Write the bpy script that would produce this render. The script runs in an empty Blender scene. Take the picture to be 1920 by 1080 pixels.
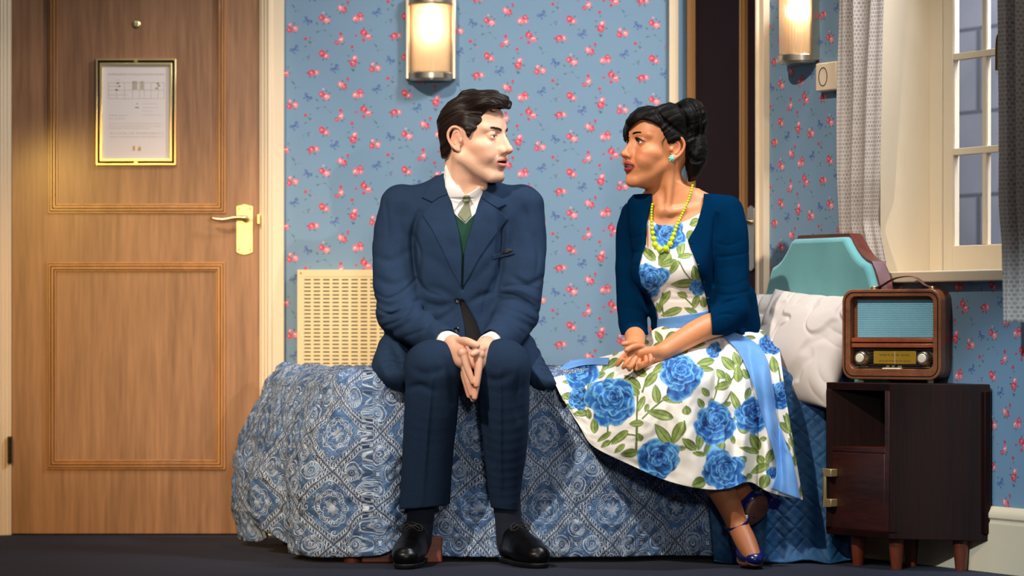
import bpy, bmesh, math, random
import numpy as np
from mathutils import Vector, Matrix

# ------------------------------------------------------------------ camera, world, lights, exposure
SC = bpy.context.scene
COL = SC.collection
random.seed(7)
RNG = np.random.RandomState(11)
PI = math.pi
F_PX, CAM_Z, HOR = 5800.0, 0.686, 605.0      # focal length in pixels, camera height, horizon row of the photograph

def P(px, py, d):
    """point at distance d in front of the camera seen at pixel (px, py)"""
    return np.array([(px - 960.0) / F_PX * d, d, CAM_Z - (py - HOR) / F_PX * d])

cam_data = bpy.data.cameras.new('camera')
cam = bpy.data.objects.new('camera', cam_data)
COL.objects.link(cam)
cam.location = (0, 0, CAM_Z)
cam.rotation_euler = (PI / 2, 0, 0)
cam_data.sensor_width = 36.0
cam_data.lens = F_PX / 1920.0 * 36.0
cam_data.shift_y = (HOR - 540.0) / 1920.0
cam_data.clip_end = 60
cam_data.dof.use_dof = True
cam_data.dof.focus_distance = 8.85
cam_data.dof.aperture_fstop = 2.4
SC.camera = cam

SC.view_settings.view_transform = 'Standard'
SC.view_settings.look = 'None'
SC.view_settings.gamma = 1.0
SC.view_settings.use_curve_mapping = False
SC.view_settings.exposure = 0.0

world = bpy.data.worlds.new('world')
SC.world = world
world.use_nodes = True
world.node_tree.nodes['Background'].inputs[0].default_value = (0.75, 0.85, 1.0, 1)
world.node_tree.nodes['Background'].inputs[1].default_value = 0.05

def spot(name, loc, target, power, color, size_deg, radius, blend=0.3):
    l = bpy.data.lights.new(name, 'SPOT')
    l.energy = power; l.color = color; l.spot_size = math.radians(size_deg); l.spot_blend = blend
    l.shadow_soft_size = radius
    o = bpy.data.objects.new(name, l); COL.objects.link(o)
    o.location = loc
    o.rotation_euler = (Vector(target) - Vector(loc)).to_track_quat('-Z', 'Y').to_euler()
    return o

def area(name, loc, target, power, color, sx, sy):
    l = bpy.data.lights.new(name, 'AREA')
    l.energy = power; l.color = color; l.shape = 'RECTANGLE'; l.size = sx; l.size_y = sy
    o = bpy.data.objects.new(name, l); COL.objects.link(o)
    o.location = loc
    o.rotation_euler = (Vector(target) - Vector(loc)).to_track_quat('-Z', 'Y').to_euler()
    return o

# stage lights hung over the audience: a warm white key from the left, a cool one from the right, an amber wash low on the door
spot('stage_key_left', (-3.0, 3.2, 6.2), (-0.05, 9.1, 0.95), 3000, (1.0, 0.89, 0.76), 24, 0.10, 1.0)
spot('stage_key_right', (2.4, 2.4, 6.2), (-0.45, 9.6, 0.95), 500, (1.0, 0.90, 0.78), 28, 0.12, 1.0)
spot('stage_door_special', (2.3, 1.6, 2.1), (-1.22, 10.0, 0.95), 660, (1.0, 0.88, 0.78), 10.5, 0.05, 0.5)
spot('stage_amber_wash', (-2.4, 4.0, 1.6), (-1.15, 10.0, 0.10), 620, (1.0, 0.55, 0.13), 24, 0.05, 0.6)
spot('stage_window_special', (-2.2, 3.2, 3.6), (1.32, 8.9, 1.30), 40, (1.0, 0.94, 0.84), 10, 0.04, 0.4)
spot('stage_front', (0.5, 0.3, 1.9), (-0.05, 9.0, 0.72), 700, (1.0, 0.94, 0.87), 18, 0.25, 1.0)
spot('stage_cool_right', (-1.2, 2.0, 3.6), (1.42, 8.5, 0.22), 1900, (0.70, 0.88, 1.0), 7.4, 0.08, 0.7)
area('stage_front_fill', (-0.5, 0.5, 3.4), (0.0, 9.2, 0.7), 14, (0.92, 0.95, 1.0), 3.0, 1.2)

# ------------------------------------------------------------------ materials: a small node-expression writer
def srgb(r, g, b):
    c = np.array([r, g, b], float) / 255.0
    return tuple(np.where(c <= 0.04045, c / 12.92, ((c + 0.055) / 1.055) ** 2.4))

class E:
    """a socket with arithmetic"""
    nt = None
    def __init__(self, s): self.s = s
    @staticmethod
    def op(kind, *a, clamp=False):
        n = E.nt.nodes.new('ShaderNodeMath'); n.operation = kind; n.use_clamp = clamp
        for i, x in enumerate(a):
            if isinstance(x, E): E.nt.links.new(x.s, n.inputs[i])
            else: n.inputs[i].default_value = float(x)
        return E(n.outputs[0])
    def __add__(s, o): return E.op('ADD', s, o)
    __radd__ = __add__
    def __sub__(s, o): return E.op('SUBTRACT', s, o)
    def __rsub__(s, o): return E.op('SUBTRACT', o, s)
    def __mul__(s, o): return E.op('MULTIPLY', s, o)
    __rmul__ = __mul__
    def __truediv__(s, o): return E.op('DIVIDE', s, o)
    def __pow__(s, o): return E.op('POWER', s, o)
    def __neg__(s): return E.op('MULTIPLY', s, -1.0)
def eabs(a): return E.op('ABSOLUTE', a)
def esin(a): return E.op('SINE', a)
def ecos(a): return E.op('COSINE', a)
def efloor(a): return E.op('FLOOR', a)
def efrac(a): return E.op('FRACT', a)
def esqrt(a): return E.op('SQRT', a)
def eatan2(a, b): return E.op('ARCTAN2', a, b)
def emin(a, b): return E.op('MINIMUM', a, b)
def emax(a, b): return E.op('MAXIMUM', a, b)
def emod(a, b): return E.op('FLOORED_MODULO', a, b)
def eclamp(a): return E.op('ADD', a, 0.0, clamp=True)
def lt(a, b, soft):
    """1 where a<b, fading over soft"""
    return E.op('MULTIPLY_ADD', E.op('SUBTRACT', b, a), 1.0 / soft, 0.5, clamp=True)
def line(d, w, soft): return lt(eabs(d), w, soft)
def mixc(f, a, b):
    n = E.nt.nodes.new('ShaderNodeMix'); n.data_type = 'RGBA'
    for i, x in ((0, f), (6, a), (7, b)):
        if isinstance(x, E): E.nt.links.new(x.s, n.inputs[i])
        elif i == 0: n.inputs[0].default_value = x
        else: n.inputs[i].default_value = (*x[:3], 1)
    return E(n.outputs[2])
def noise(vec, scale, detail=3, rough=0.55, dist=0.0):
    n = E.nt.nodes.new('ShaderNodeTexNoise')
    n.inputs['Scale'].default_value = scale; n.inputs['Detail'].default_value = detail
    n.inputs['Roughness'].default_value = rough; n.inputs['Distortion'].default_value = dist
    if vec is not None: E.nt.links.new(vec.s, n.inputs['Vector'])
    return E(n.outputs[0])
def voronoi(vec, scale, feature='F1'):
    n = E.nt.nodes.new('ShaderNodeTexVoronoi'); n.feature = feature
    n.inputs['Scale'].default_value = scale
    if vec is not None: E.nt.links.new(vec.s, n.inputs['Vector'])
    return E(n.outputs[0])
def coord(kind='Object'):
    n = E.nt.nodes.new('ShaderNodeTexCoord'); return E(n.outputs[kind])
def sep(v):
    n = E.nt.nodes.new('ShaderNodeSeparateXYZ'); E.nt.links.new(v.s, n.inputs[0])
    return E(n.outputs[0]), E(n.outputs[1]), E(n.outputs[2])
def comb(x, y, z):
    n = E.nt.nodes.new('ShaderNodeCombineXYZ')
    for i, k in enumerate((x, y, z)):
        if isinstance(k, E): E.nt.links.new(k.s, n.inputs[i])
        else: n.inputs[i].default_value = k
    return E(n.outputs[0])
def attr(name):
    n = E.nt.nodes.new('ShaderNodeAttribute'); n.attribute_name = name
    return E(n.outputs['Color'])

def mat(name, color=(0.5, 0.5, 0.5), rough=0.6, metal=0.0, build=None, spec=None, sheen=0.0, sss=0.0, coat=0.0, aniso=0.0):
    """build() may return dict(color=E, bump=(E, strength, distance), rough=E)"""
    m = bpy.data.materials.new(name); m.use_nodes = True
    nt = m.node_tree; b = nt.nodes['Principled BSDF']
    b.inputs['Base Color'].default_value = (*color[:3], 1)
    b.inputs['Roughness'].default_value = rough; b.inputs['Metallic'].default_value = metal
    if spec is not None: b.inputs['Specular IOR Level'].default_value = spec
    if sheen: b.inputs['Sheen Weight'].default_value = sheen; b.inputs['Sheen Roughness'].default_value = 0.5
    if sss:
        b.inputs['Subsurface Weight'].default_value = sss
        b.inputs['Subsurface Radius'].default_value = (1.0, 0.35, 0.2); b.inputs['Subsurface Scale'].default_value = 0.006
    if coat: b.inputs['Coat Weight'].default_value = coat; b.inputs['Coat Roughness'].default_value = 0.15
    if aniso: b.inputs['Anisotropic'].default_value = aniso
    E.nt = nt
    if build:
        r = build()
        if 'color' in r: nt.links.new(r['color'].s, b.inputs['Base Color'])
        if 'rough' in r: nt.links.new(r['rough'].s, b.inputs['Roughness'])
        if 'bump' in r:
            h, st, di = r['bump']
            n = nt.nodes.new('ShaderNodeBump'); n.inputs['Strength'].default_value = st; n.inputs['Distance'].default_value = di
            nt.links.new(h.s, n.inputs['Height']); nt.links.new(n.outputs[0], b.inputs['Normal'])
    return m

def wood(name, dark, light, scale=6.0, stretch=(1, 1, 0.06), rough=0.5, coat=0.0, bump=0.15, grain=0.35):
    def bld():
        x, y, z = sep(coord('Object'))
        v = comb(x * stretch[0], y * stretch[1], z * stretch[2])
        n1 = noise(v, scale, 4, 0.6, 0.6); n2 = noise(v, scale * 7, 3, 0.6, 0.3); n3 = noise(v, scale * 26, 2, 0.6)
        g = eclamp((n1 - 0.5) * 1.3 + (n2 - 0.5) * 0.9 + (n3 - 0.5) * grain * 1.6 + 0.5)
        return dict(color=mixc(g, dark, light), bump=(n3 * 0.6 + n2 * 0.4, bump, 0.002))
    return mat(name, rough=rough, coat=coat, build=bld)

def painted(name, color, rough=0.55, var=0.06, scale=3.0):
    def bld():
        n = noise(coord('Object'), scale, 4)
        c2 = tuple(c * (1 - var * 2) for c in color)
        return dict(color=mixc(n, c2, tuple(min(1, c * (1 + var)) for c in color)), bump=(noise(coord('Object'), 90, 2), 0.06, 0.001))
    return mat(name, rough=rough, build=bld)

def vcol(name, rough=0.8, extra=None, **k):
    def bld():
        r = dict(color=attr('Col'))
        if extra: r.update(extra())
        return r
    return mat(name, rough=rough, build=bld, **k)

# ------------------------------------------------------------------ mesh helpers
ORIGIN = {}
def world_origin(o): return ORIGIN.get(o.name, np.zeros(3))

def link_mesh(name, verts, faces, mats, parent=None, origin=None, midx=None, smooth=True, col=None, uv=None, sharp=None):
    verts = np.asarray(verts, float)
    if parent is not None: org = world_origin(parent)
    elif origin is not None: org = np.asarray(origin, float)
    else:
        lo, hi = verts.min(0), verts.max(0)
        org = np.array([(lo[0] + hi[0]) / 2, (lo[1] + hi[1]) / 2, lo[2]])
    me = bpy.data.meshes.new(name)
    if isinstance(faces, np.ndarray):
        nf, k = faces.shape
        me.vertices.add(len(verts)); me.vertices.foreach_set('co', (verts - org).astype(np.float32).ravel())
        me.loops.add(nf * k); me.loops.foreach_set('vertex_index', faces.astype(np.int32).ravel())
        me.polygons.add(nf); me.polygons.foreach_set('loop_start', np.arange(0, nf * k, k, dtype=np.int32))
        me.update(calc_edges=True); me.validate()
    else:
        me.from_pydata([tuple(p) for p in verts - org], [], faces); me.update()
    if not isinstance(mats, (list, tuple)): mats = [mats]
    for m in mats: me.materials.append(m)
    if midx is not None: me.polygons.foreach_set('material_index', np.asarray(midx, np.int32))
    if smooth is not False:
        me.polygons.foreach_set('use_smooth', np.ones(len(me.polygons), bool))
        if sharp: me.set_sharp_from_angle(angle=math.radians(sharp))
    if col is not None:
        a = me.color_attributes.new('Col', 'FLOAT_COLOR', 'POINT')
        c = np.ones((len(verts), 4), np.float32); c[:, :3] = col
        a.data.foreach_set('color', c.ravel())
    if uv is not None:
        l = me.uv_layers.new(name='UVMap')
        vi = np.zeros(len(me.loops), np.int32); me.loops.foreach_get('vertex_index', vi)
        l.data.foreach_set('uv', np.asarray(uv, np.float32)[vi].ravel())
    o = bpy.data.objects.new(name, me); COL.objects.link(o)
    if parent is not None:
        o.parent = parent; ORIGIN[o.name] = org
    else:
        o.location = org; ORIGIN[o.name] = org
    return o

def tag(o, label=None, cat=None, group=None, kind=None):
    for k, v in (('label', label), ('category', cat), ('group', group), ('kind', kind)):
        if v: o[k] = v
    return o

def empty(name, loc, label, cat, group=None):
    o = bpy.data.objects.new(name, None); COL.objects.link(o)
    o.location = loc; o.empty_display_size = 0.05; ORIGIN[o.name] = np.asarray(loc, float)
    return tag(o, label, cat, group)

class MB:
    """collects faces of one mesh; X is the current placement (4x4)"""
    def __init__(s, X=None):
        s.v, s.f, s.m, s.c = [], [], [], []
        s.X = X
    def add(s, verts, faces, mi=0, col=None):
        b = len(s.v)
        for p in verts:
            if s.X is not None: p = s.X @ Vector(p)
            s.v.append(tuple(p)); s.c.append(col if col is not None else (1, 1, 1))
        for f in faces: s.f.append([b + i for i in f]); s.m.append(mi)
    def box(s, x0, x1, y0, y1, z0, z1, mi=0):
        s.add([(x0, y0, z0), (x1, y0, z0), (x1, y1, z0), (x0, y1, z0), (x0, y0, z1), (x1, y0, z1), (x1, y1, z1), (x0, y1, z1)],
              [(0, 3, 2, 1), (4, 5, 6, 7), (0, 1, 5, 4), (1, 2, 6, 5), (2, 3, 7, 6), (3, 0, 4, 7)], mi)
    def prism(s, poly, a, b, axis='y', mi=0):
        """polygon extruded along an axis: 'y' takes (x,z), 'z' takes (x,y), 'x' takes (y,z)"""
        def pt(p, h): return {'y': (p[0], h, p[1]), 'z': (p[0], p[1], h), 'x': (h, p[0], p[1])}[axis]
        n = len(poly)
        s.add([pt(p, a) for p in poly] + [pt(p, b) for p in poly],
              [list(range(n))[::-1], list(range(n, 2 * n))] + [(i, (i + 1) % n, n + (i + 1) % n, n + i) for i in range(n)], mi)
    def ring_prism(s, outer, inner, a, b, mi=0):
        """frame between two polygons in (x,z), extruded along y"""
        n = len(outer)
        V = [(p[0], h, p[1]) for h in (a, b) for q in (outer, inner) for p in q]
        Fs = []
        for i in range(n):
            j = (i + 1) % n
            Fs += [(i, j, n + j, n + i), (2 * n + i, 3 * n + i, 3 * n + j, 2 * n + j), (i, 2 * n + i, 2 * n + j, j), (n + i, n + j, 3 * n + j, 3 * n + i)]
        s.add(V, Fs, mi)
    def tube(s, pts, r, n=10, closed=False, mi=0, flat=1.0, up=None):
        pts = [Vector(p) for p in pts]; m = len(pts)
        rr = r if hasattr(r, '__len__') else [r] * m
        V = []; prev = None
        for i, p in enumerate(pts):
            if closed: t = pts[(i + 1) % m] - pts[i - 1]
            else: t = pts[min(i + 1, m - 1)] - pts[max(i - 1, 0)]
            t.normalize()
            if prev is None:
                a = Vector(up) if up is not None else (Vector((0, 0, 1)) if abs(t.z) < 0.9 else Vector((1, 0, 0)))
            else: a = prev
            a = (a - t * a.dot(t)).normalized(); b = t.cross(a); prev = a
            for k in range(n):
                th = 2 * PI * k / n
                V.append(p + a * (math.cos(th) * rr[i] * flat) + b * (math.sin(th) * rr[i]))
        Fs = []
        for i in range(m if closed else m - 1):
            for k in range(n):
                j = (i + 1) % m
                Fs.append((i * n + k, i * n + (k + 1) % n, j * n + (k + 1) % n, j * n + k))
        if not closed: Fs += [tuple(range(n))[::-1], tuple((m - 1) * n + k for k in range(n))]
        s.add(V, Fs, mi)
    def lathe(s, prof, n=24, mi=0, T=None):
        """profile (r,h) turned about local z, then placed by T"""
        V, Fs = [], []
        for r, h in prof:
            for k in range(n):
                th = 2 * PI * k / n
                p = Vector((r * math.cos(th), r * math.sin(th), h)); V.append(T @ p if T else p)
        for i in range(len(prof) - 1):
            for k in range(n): Fs.append((i * n + k, i * n + (k + 1) % n, (i + 1) * n + (k + 1) % n, (i + 1) * n + k))
        Fs += [tuple(range(n))[::-1], tuple((len(prof) - 1) * n + k for k in range(n))]
        s.add(V, Fs, mi)
    def sphere(s, c, r, n=14, m=9, mi=0):
        r = r if hasattr(r, '__len__') else (r, r, r)
        prof = [(math.sin(PI * i / m), -math.cos(PI * i / m)) for i in range(m + 1)]
        V, Fs = [], []
        for q, h in prof:
            for k in range(n): V.append((c[0] + r[0] * q * math.cos(2 * PI * k / n), c[1] + r[1] * q * math.sin(2 * PI * k / n), c[2] + r[2] * h))
        for i in range(m):
            for k in range(n): Fs.append((i * n + k, i * n + (k + 1) % n, (i + 1) * n + (k + 1) % n, (i + 1) * n + k))
        s.add(V, Fs, mi)
    def build(s, name, mats, parent=None, smooth=True, sharp=35, bevel=0.0, seg=2, vc=False, recalc=True, origin=None):
        o = link_mesh(name, s.v, s.f, mats, parent, midx=s.m, smooth=smooth, col=np.array(s.c) if vc else None, origin=origin)
        me = o.data
        if recalc:
            bm = bmesh.new(); bm.from_mesh(me)
            bmesh.ops.remove_doubles(bm, verts=bm.verts, dist=1e-6)
            bmesh.ops.recalc_face_normals(bm, faces=bm.faces); bm.to_mesh(me); bm.free()
        if smooth and sharp: me.set_sharp_from_angle(angle=math.radians(sharp))
        if bevel:
            b = o.modifiers.new('bevel', 'BEVEL'); b.width = bevel; b.segments = seg; b.limit_method = 'ANGLE'; b.angle_limit = math.radians(40)
            b.harden_normals = False
        return o

def dup_tree(o, delta, parent=None):
    """copy a thing with its parts and sub-parts, moved by delta"""
    c = o.copy(); COL.objects.link(c)
    if parent is None:
        c.location = Vector(o.location) + Vector(delta); ORIGIN[c.name] = world_origin(o) + np.asarray(delta)
    else:
        c.parent = parent; ORIGIN[c.name] = world_origin(parent)
    for ch in [q for q in bpy.data.objects if q.parent == o]: dup_tree(ch, delta, c)
    return c

def spline(pts, n, closed=False):
    """Catmull-Rom through points (any dimension), n samples"""
    p = np.asarray(pts, float); m = len(p)
    t = np.linspace(0, m if closed else m - 1, n, endpoint=not closed)
    i = np.minimum(t.astype(int), (m - 1) if closed else m - 2); f = (t - i)[:, None]
    def g(k): return p[k % m] if closed else p[np.clip(k, 0, m - 1)]
    p0, p1, p2, p3 = g(i - 1), g(i), g(i + 1), g(i + 2)
    return 0.5 * (2 * p1 + (p2 - p0) * f + (2 * p0 - 5 * p1 + 4 * p2 - p3) * f ** 2 + (3 * p1 - p0 - 3 * p2 + p3) * f ** 3)

def grid_faces(nu, nv):
    i, j = np.meshgrid(np.arange(nu - 1), np.arange(nv - 1), indexing='ij')
    a = (i * nv + j).ravel()
    return np.stack([a, a + nv, a + nv + 1, a + 1], 1)

def smoothstep(a, b, x):
    t = np.clip((x - a) / (b - a), 0, 1); return t * t * (3 - 2 * t)

_T = np.random.RandomState(3).rand(64, 64, 64).astype(np.float32)
def vnoise(p):
    """value noise in [-1,1] at points (...,3)"""
    p = np.asarray(p, np.float32); i = np.floor(p).astype(int); f = p - i; f = f * f * (3 - 2 * f); i &= 63; j = (i + 1) & 63
    x0, y0, z0 = i[..., 0], i[..., 1], i[..., 2]; x1, y1, z1 = j[..., 0], j[..., 1], j[..., 2]
    fx, fy, fz = f[..., 0], f[..., 1], f[..., 2]
    c = lambda a, b, t: a + (b - a) * t
    r = c(c(c(_T[x0, y0, z0], _T[x1, y0, z0], fx), c(_T[x0, y1, z0], _T[x1, y1, z0], fx), fy),
          c(c(_T[x0, y0, z1], _T[x1, y0, z1], fx), c(_T[x0, y1, z1], _T[x1, y1, z1], fx), fy), fz)
    return r * 2 - 1
# ------------------------------------------------------------------ room shell
WALL_D = 10.0
def bx(px): return (px - 960.0) / 580.0              # x on the back wall
def bz(py): return CAM_Z - (py - HOR) / 580.0        # z on the back wall
C0 = np.array([0.528, 10.0]); WD = np.array([0.4695, -0.8829]); WN = np.array([-0.8829, -0.4695])
# placement of the oblique right wall: local x runs along it to the right, local y points out of the room, z up
WM = Matrix(((WD[0], -WN[0], 0, C0[0]), (WD[1], -WN[1], 0, C0[1]), (0, 0, 1, 0), (0, 0, 0, 1)))
def wt(px, n=0.0):
    """distance along the right wall of what is seen in column px, n in front of the wall"""
    c = C0 + n * WN; k = (px - 960.0) / F_PX
    return (k * c[1] - c[0]) / (WD[0] - k * WD[1])
def wz(px, py, n=0.0):
    t = wt(px, n); d = C0[1] + n * WN[1] + t * WD[1]
    return CAM_Z - (py - HOR) / F_PX * d

def build_carpet():
    v = coord('Object')
    n = noise(v, 9, 4); f = noise(v, 260, 2)
    return dict(color=mixc(eclamp(n * 0.5 + f * 0.5), srgb(8, 11, 24), srgb(21, 29, 54)), bump=(f, 0.5, 0.004))
M_carpet = mat('dark_blue_carpet', rough=0.95, build=build_carpet)
def build_paper():
    v = coord('Object'); n = noise(v, 2.2, 4); f = noise(v, 130, 2)
    return dict(color=mixc(eclamp(n * 0.8 + f * 0.2), srgb(103, 133, 156), srgb(117, 145, 167)), bump=(f, 0.05, 0.001))
M_paper = mat('blue_wallpaper', rough=0.75, build=build_paper)
M_print = vcol('wallpaper_print', rough=0.75)
M_cream = painted('cream_paint', srgb(226, 203, 170), 0.5, 0.03)
M_cream2 = painted('cream_window_paint', srgb(212, 196, 168), 0.45, 0.03)
M_oak = wood('door_wood', srgb(104, 68, 44), srgb(174, 126, 88), 3.2, (1, 1, 0.07), 0.42, 0.15, 0.1, 0.5)
M_oak_trim = wood('door_moulding_wood', srgb(120, 72, 34), srgb(190, 132, 76), 5, (1, 1, 0.1), 0.35, 0.25, 0.1)
M_plum = painted('plum_door_paint', srgb(34, 20, 26), 0.75, 0.1)
M_gilt = mat('gilt_moulding', srgb(176, 132, 84), 0.4, 0.4)
M_brass = mat('polished_brass', srgb(250, 222, 160), 0.3, 1.0)
M_steel = mat('brushed_nickel', srgb(205, 192, 168), 0.32, 1.0)
M_bronze = mat('dark_bronze', srgb(120, 88, 60), 0.35, 0.9)
M_black = mat('black_void', srgb(14, 12, 12), 0.9)
M_dark_metal = mat('dark_metal', srgb(40, 36, 34), 0.4, 0.8)

b = MB(); b.box(-3.2, 3.4, 5.2, 12.6, -0.12, 0.0)
tag(b.build('floor', M_carpet), kind='structure')

# printed sprigs of the wallpaper: thin flat shapes of the wall mesh itself
K = 1.0 / 5.4 / 580.0                                  # metres per pixel of the enlarged view the motifs were measured in
def blob(cx, cy, r, n=11, wob=0.16, seed=0, sq=1.0, rot=0.0):
    rs = np.random.RandomState(seed); a = np.arange(n) / n * 2 * PI
    rr = r * (1 + wob * (rs.rand(n) * 2 - 1))
    x, y = rr * np.cos(a), rr * sq * np.sin(a)
    return [(cx + x[i] * math.cos(rot) - y[i] * math.sin(rot), cy + x[i] * math.sin(rot) + y[i] * math.cos(rot)) for i in range(n)]
def leafp(cx, cy, l, w, ang):
    c, s = math.cos(ang), math.sin(ang)
    return [(cx + (u * c - v * s), cy + (u * s + v * c)) for u, v in ((-l, 0), (-l * .4, w), (l * .3, w * .9), (l, 0), (l * .3, -w * .9), (-l * .4, -w))]
def strokep(p, q, w):
    d = np.array(q, float) - p; L = np.hypot(*d) + 1e-9; n = np.array([-d[1], d[0]]) / L * w / 2
    return [tuple(p + n), tuple(np.array(q) + n), tuple(np.array(q) - n), tuple(np.array(p) - n)]
RED, PINK, PALE, DEEP = srgb(190, 58, 80), srgb(208, 108, 124), srgb(222, 166, 166), srgb(160, 40, 66)
LEAF, LEAF2, BOW, BOW2 = srgb(82, 106, 98), srgb(64, 88, 88), srgb(58, 78, 142), srgb(74, 96, 158)
def motifs():
    out = []                                            # (layer, colour, polygon)
    def rose(x, y, r, red, sd):
        a, c = (RED, PINK) if red else (PINK, PALE)
        out.append((1, a, blob(x, y, r, 12, .18, sd)))
        rs = np.random.RandomState(sd + 50)
        for k in range(4):
            th = rs.rand() * 6.3
            out.append((2, c, blob(x + .42 * r * math.cos(th), y + .42 * r * math.sin(th), r * .36, 8, .2, sd + k, .6, th)))
        out.append((3, PALE if red else (.97, .86, .84), blob(x - .12 * r, y - .15 * r, r * .27, 7, .3, sd + 9, .7)))
        out.append((4, DEEP if red else RED, blob(x + .1 * r, y + .12 * r, r * .2, 6, .3, sd + 8, .55, 0.6)))
    def leaves(x, y, R, angs, l=15, w=6):
        for i, a in enumerate(angs):
            a = math.radians(a)
            out.append((0, LEAF if i % 2 else LEAF2, leafp(x + R * math.cos(a), y + R * math.sin(a), l, w, a)))
    def bow(x, y, rot=0.0, s=1.0):
        pts = [[(-48, 8), (-30, 22), (-14, 2), (-30, -10), (-48, 8)], [(-14, 2), (4, -4), (14, -30), (34, -34), (30, -10), (14, 4), (-2, 2)],
               [(-12, 6), (-10, 30), (-2, 46)], [(4, 4), (26, 20), (40, 16)], [(14, -30), (24, -46)]]
        c, sn = math.cos(rot), math.sin(rot)
        for li in pts:
            q = [(x + s * (u * c - v * sn), y + s * (u * sn + v * c)) for u, v in li]
            for i in range(len(q) - 1): out.append((1, BOW if i % 2 else BOW2, strokep(np.array(q[i]), q[i + 1], 8.5 if i % 2 else 6)))
            for p in q[::2]: out.append((2, BOW, blob(p[0], p[1], 6, 6, .3, int(abs(p[0]) * 7) % 99)))
    def twig(pts, w=1.8):
        for i in range(len(pts) - 1): out.append((0, LEAF, strokep(np.array(pts[i], float), pts[i + 1], w)))
    leaves(100, 285, 48, (10, 60, 150, 200, 290, 330)); rose(68, 305, 30, True, 1); rose(130, 290, 33, False, 2); rose(78, 250, 21, False, 3)
    bow(255, 208, 1.15, .95)
    leaves(430, 195, 52, (50, 110, 200, 285, 330)); rose(394, 178, 30, True, 4); rose(446, 203, 36, False, 5); out.append((1, PALE, blob(412, 128, 9, 7, .2, 3)))
    leaves(606, 92, 46, (30, 70, 120, 170, 270)); rose(585, 80, 32, False, 6); rose(622, 98, 30, True, 7); out.append((1, RED, blob(660, 22, 15, 8, .2, 4))); leaves(660, 40, 8, (80,), 9, 4)
    leaves(765, 180, 52, (130, 110, 290, 340)); rose(738, 186, 36, False, 8); rose(784, 152, 28, True, 9); rose(796, 190, 23, False, 10)
    out.append((1, RED, blob(232, 392, 17, 9, .2, 5))); twig([(280, 370), (272, 420), (290, 452)]); leaves(276, 425, 10, (20, 100, 200), 11, 5); out.append((1, PINK, blob(300, 452, 8, 6, .2, 6))); leaves(230, 468, 6, (0, 120), 12, 5)
    out.append((1, DEEP, blob(280, 380, 7, 6, .2, 6)))
    bow(120, 497, -.1, 1.0)
    leaves(582, 412, 42, (60, 20, 170)); rose(594, 402, 32, False, 11); rose(550, 434, 22, True, 12); out.append((1, RED, blob(586, 340, 17, 8, .25, 8)))
    leaves(420, 555, 48, (100, 60, 310)); rose(402, 540, 34, True, 13); rose(446, 568, 27, False, 14)
    bow(530, 692, -.12, 1.0)
    leaves(300, 738, 50, (60, 120, 180, 330)); rose(292, 740, 38, True, 15); rose(346, 735, 27, False, 16)
    leaves(722, 618, 56, (20, 100, 180, 80)); rose(732, 588, 30, False, 17); rose(716, 636, 36, True, 18); leaves(712, 705, 10, (90, 200, 20), 14, 7)
    leaves(845, 345, 62, (250, 320, 20, 60)); rose(824, 335, 37, True, 19); rose(866, 370, 32, False, 20); out.append((1, RED, blob(820, 405, 18, 8, .2, 9))); out.append((1, RED, blob(745, 360, 13, 8, .2, 10)))
    twig([(905, 420), (940, 455), (965, 510), (1030, 500)]); leaves(945, 460, 10, (70, 200), 14, 6); leaves(965, 512, 3, (120,), 10, 5)
    out.append((1, RED, blob(705, 474, 18, 8, .2, 11))); leaves(712, 508, 6, (120, 60), 11, 4); leaves(668, 564, 4, (180, 10), 11, 5)
    twig([(345, 320), (430, 300), (480, 362)]); leaves(355, 318, 8, (140, 20), 12, 6); leaves(425, 302, 6, (60,), 11, 5); leaves(350, 235, 8, (80, 190), 12, 6); leaves(485, 362, 3, (30,), 10, 4)
    leaves(260, 582, 14, (90, 200, 300), 12, 5); out.append((1, PINK, blob(300, 582, 6, 6, .2, 12))); leaves(212, 600, 2, (160,), 9, 4); leaves(490, 648, 6, (0, 70), 11, 5)
    return out
MOT = motifs()
def paper_print(mb, u0, u1, v0, v1, ox, oz, place, mi):
    """repeat the sprigs over the rectangle; (ox, oz) is the place of the enlarged view's (0,0); place(u, w, lift) gives the 3-D point"""
    cu, cv = 835 * K, 775 * K
    for i in range(-12, 12):
        for j in range(-14, 14):
            du, dv = ox + i * cu, oz - (i * 400 * K) - j * cv
            if du > u1 or du + 1060 * K < u0 or dv < v0 or dv - 820 * K > v1: continue
            for ix, (lay, c, poly) in enumerate(MOT):
                q = [(du + x * K, dv - y * K) for x, y in poly]
                if min(p[0] for p in q) < u0 or max(p[0] for p in q) > u1 or min(p[1] for p in q) < v0 or max(p[1] for p in q) > v1:
                    q = [(min(max(p[0], u0), u1), min(max(p[1], v0), v1)) for p in q]
                    if max(p[0] for p in q) - min(p[0] for p in q) < 1e-4 or max(p[1] for p in q) - min(p[1] for p in q) < 1e-4: continue
                mb.add([place(x, z, 0.00013 * (lay + 1) + 1e-5 * (ix % 12)) for x, z in q], [list(range(len(q)))], mi, c)

WTOP = 2.7
b = MB()
b.box(bx(533) - .04, C0[0], 10.0, 10.1, 0, WTOP)
b.box(-3.2, bx(0) + .03, 10.0, 10.1, 0, WTOP)
b.box(bx(0) + .03, bx(533) - .04, 10.0, 10.1, 2.09, WTOP)
paper_print(b, bx(533), C0[0] - .03, 0.15, 2.1, bx(530), bz(0), lambda x, z, l: (x, 10.0 - l, z), 1)
paper_print(b, -2.7, bx(-24), 0.15, 2.1, bx(530), bz(0), lambda x, z, l: (x, 10.0 - l, z), 1)
tag(b.build('wall_back', [M_paper, M_print], smooth=False, vc=True, recalc=False), kind='structure')

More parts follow.
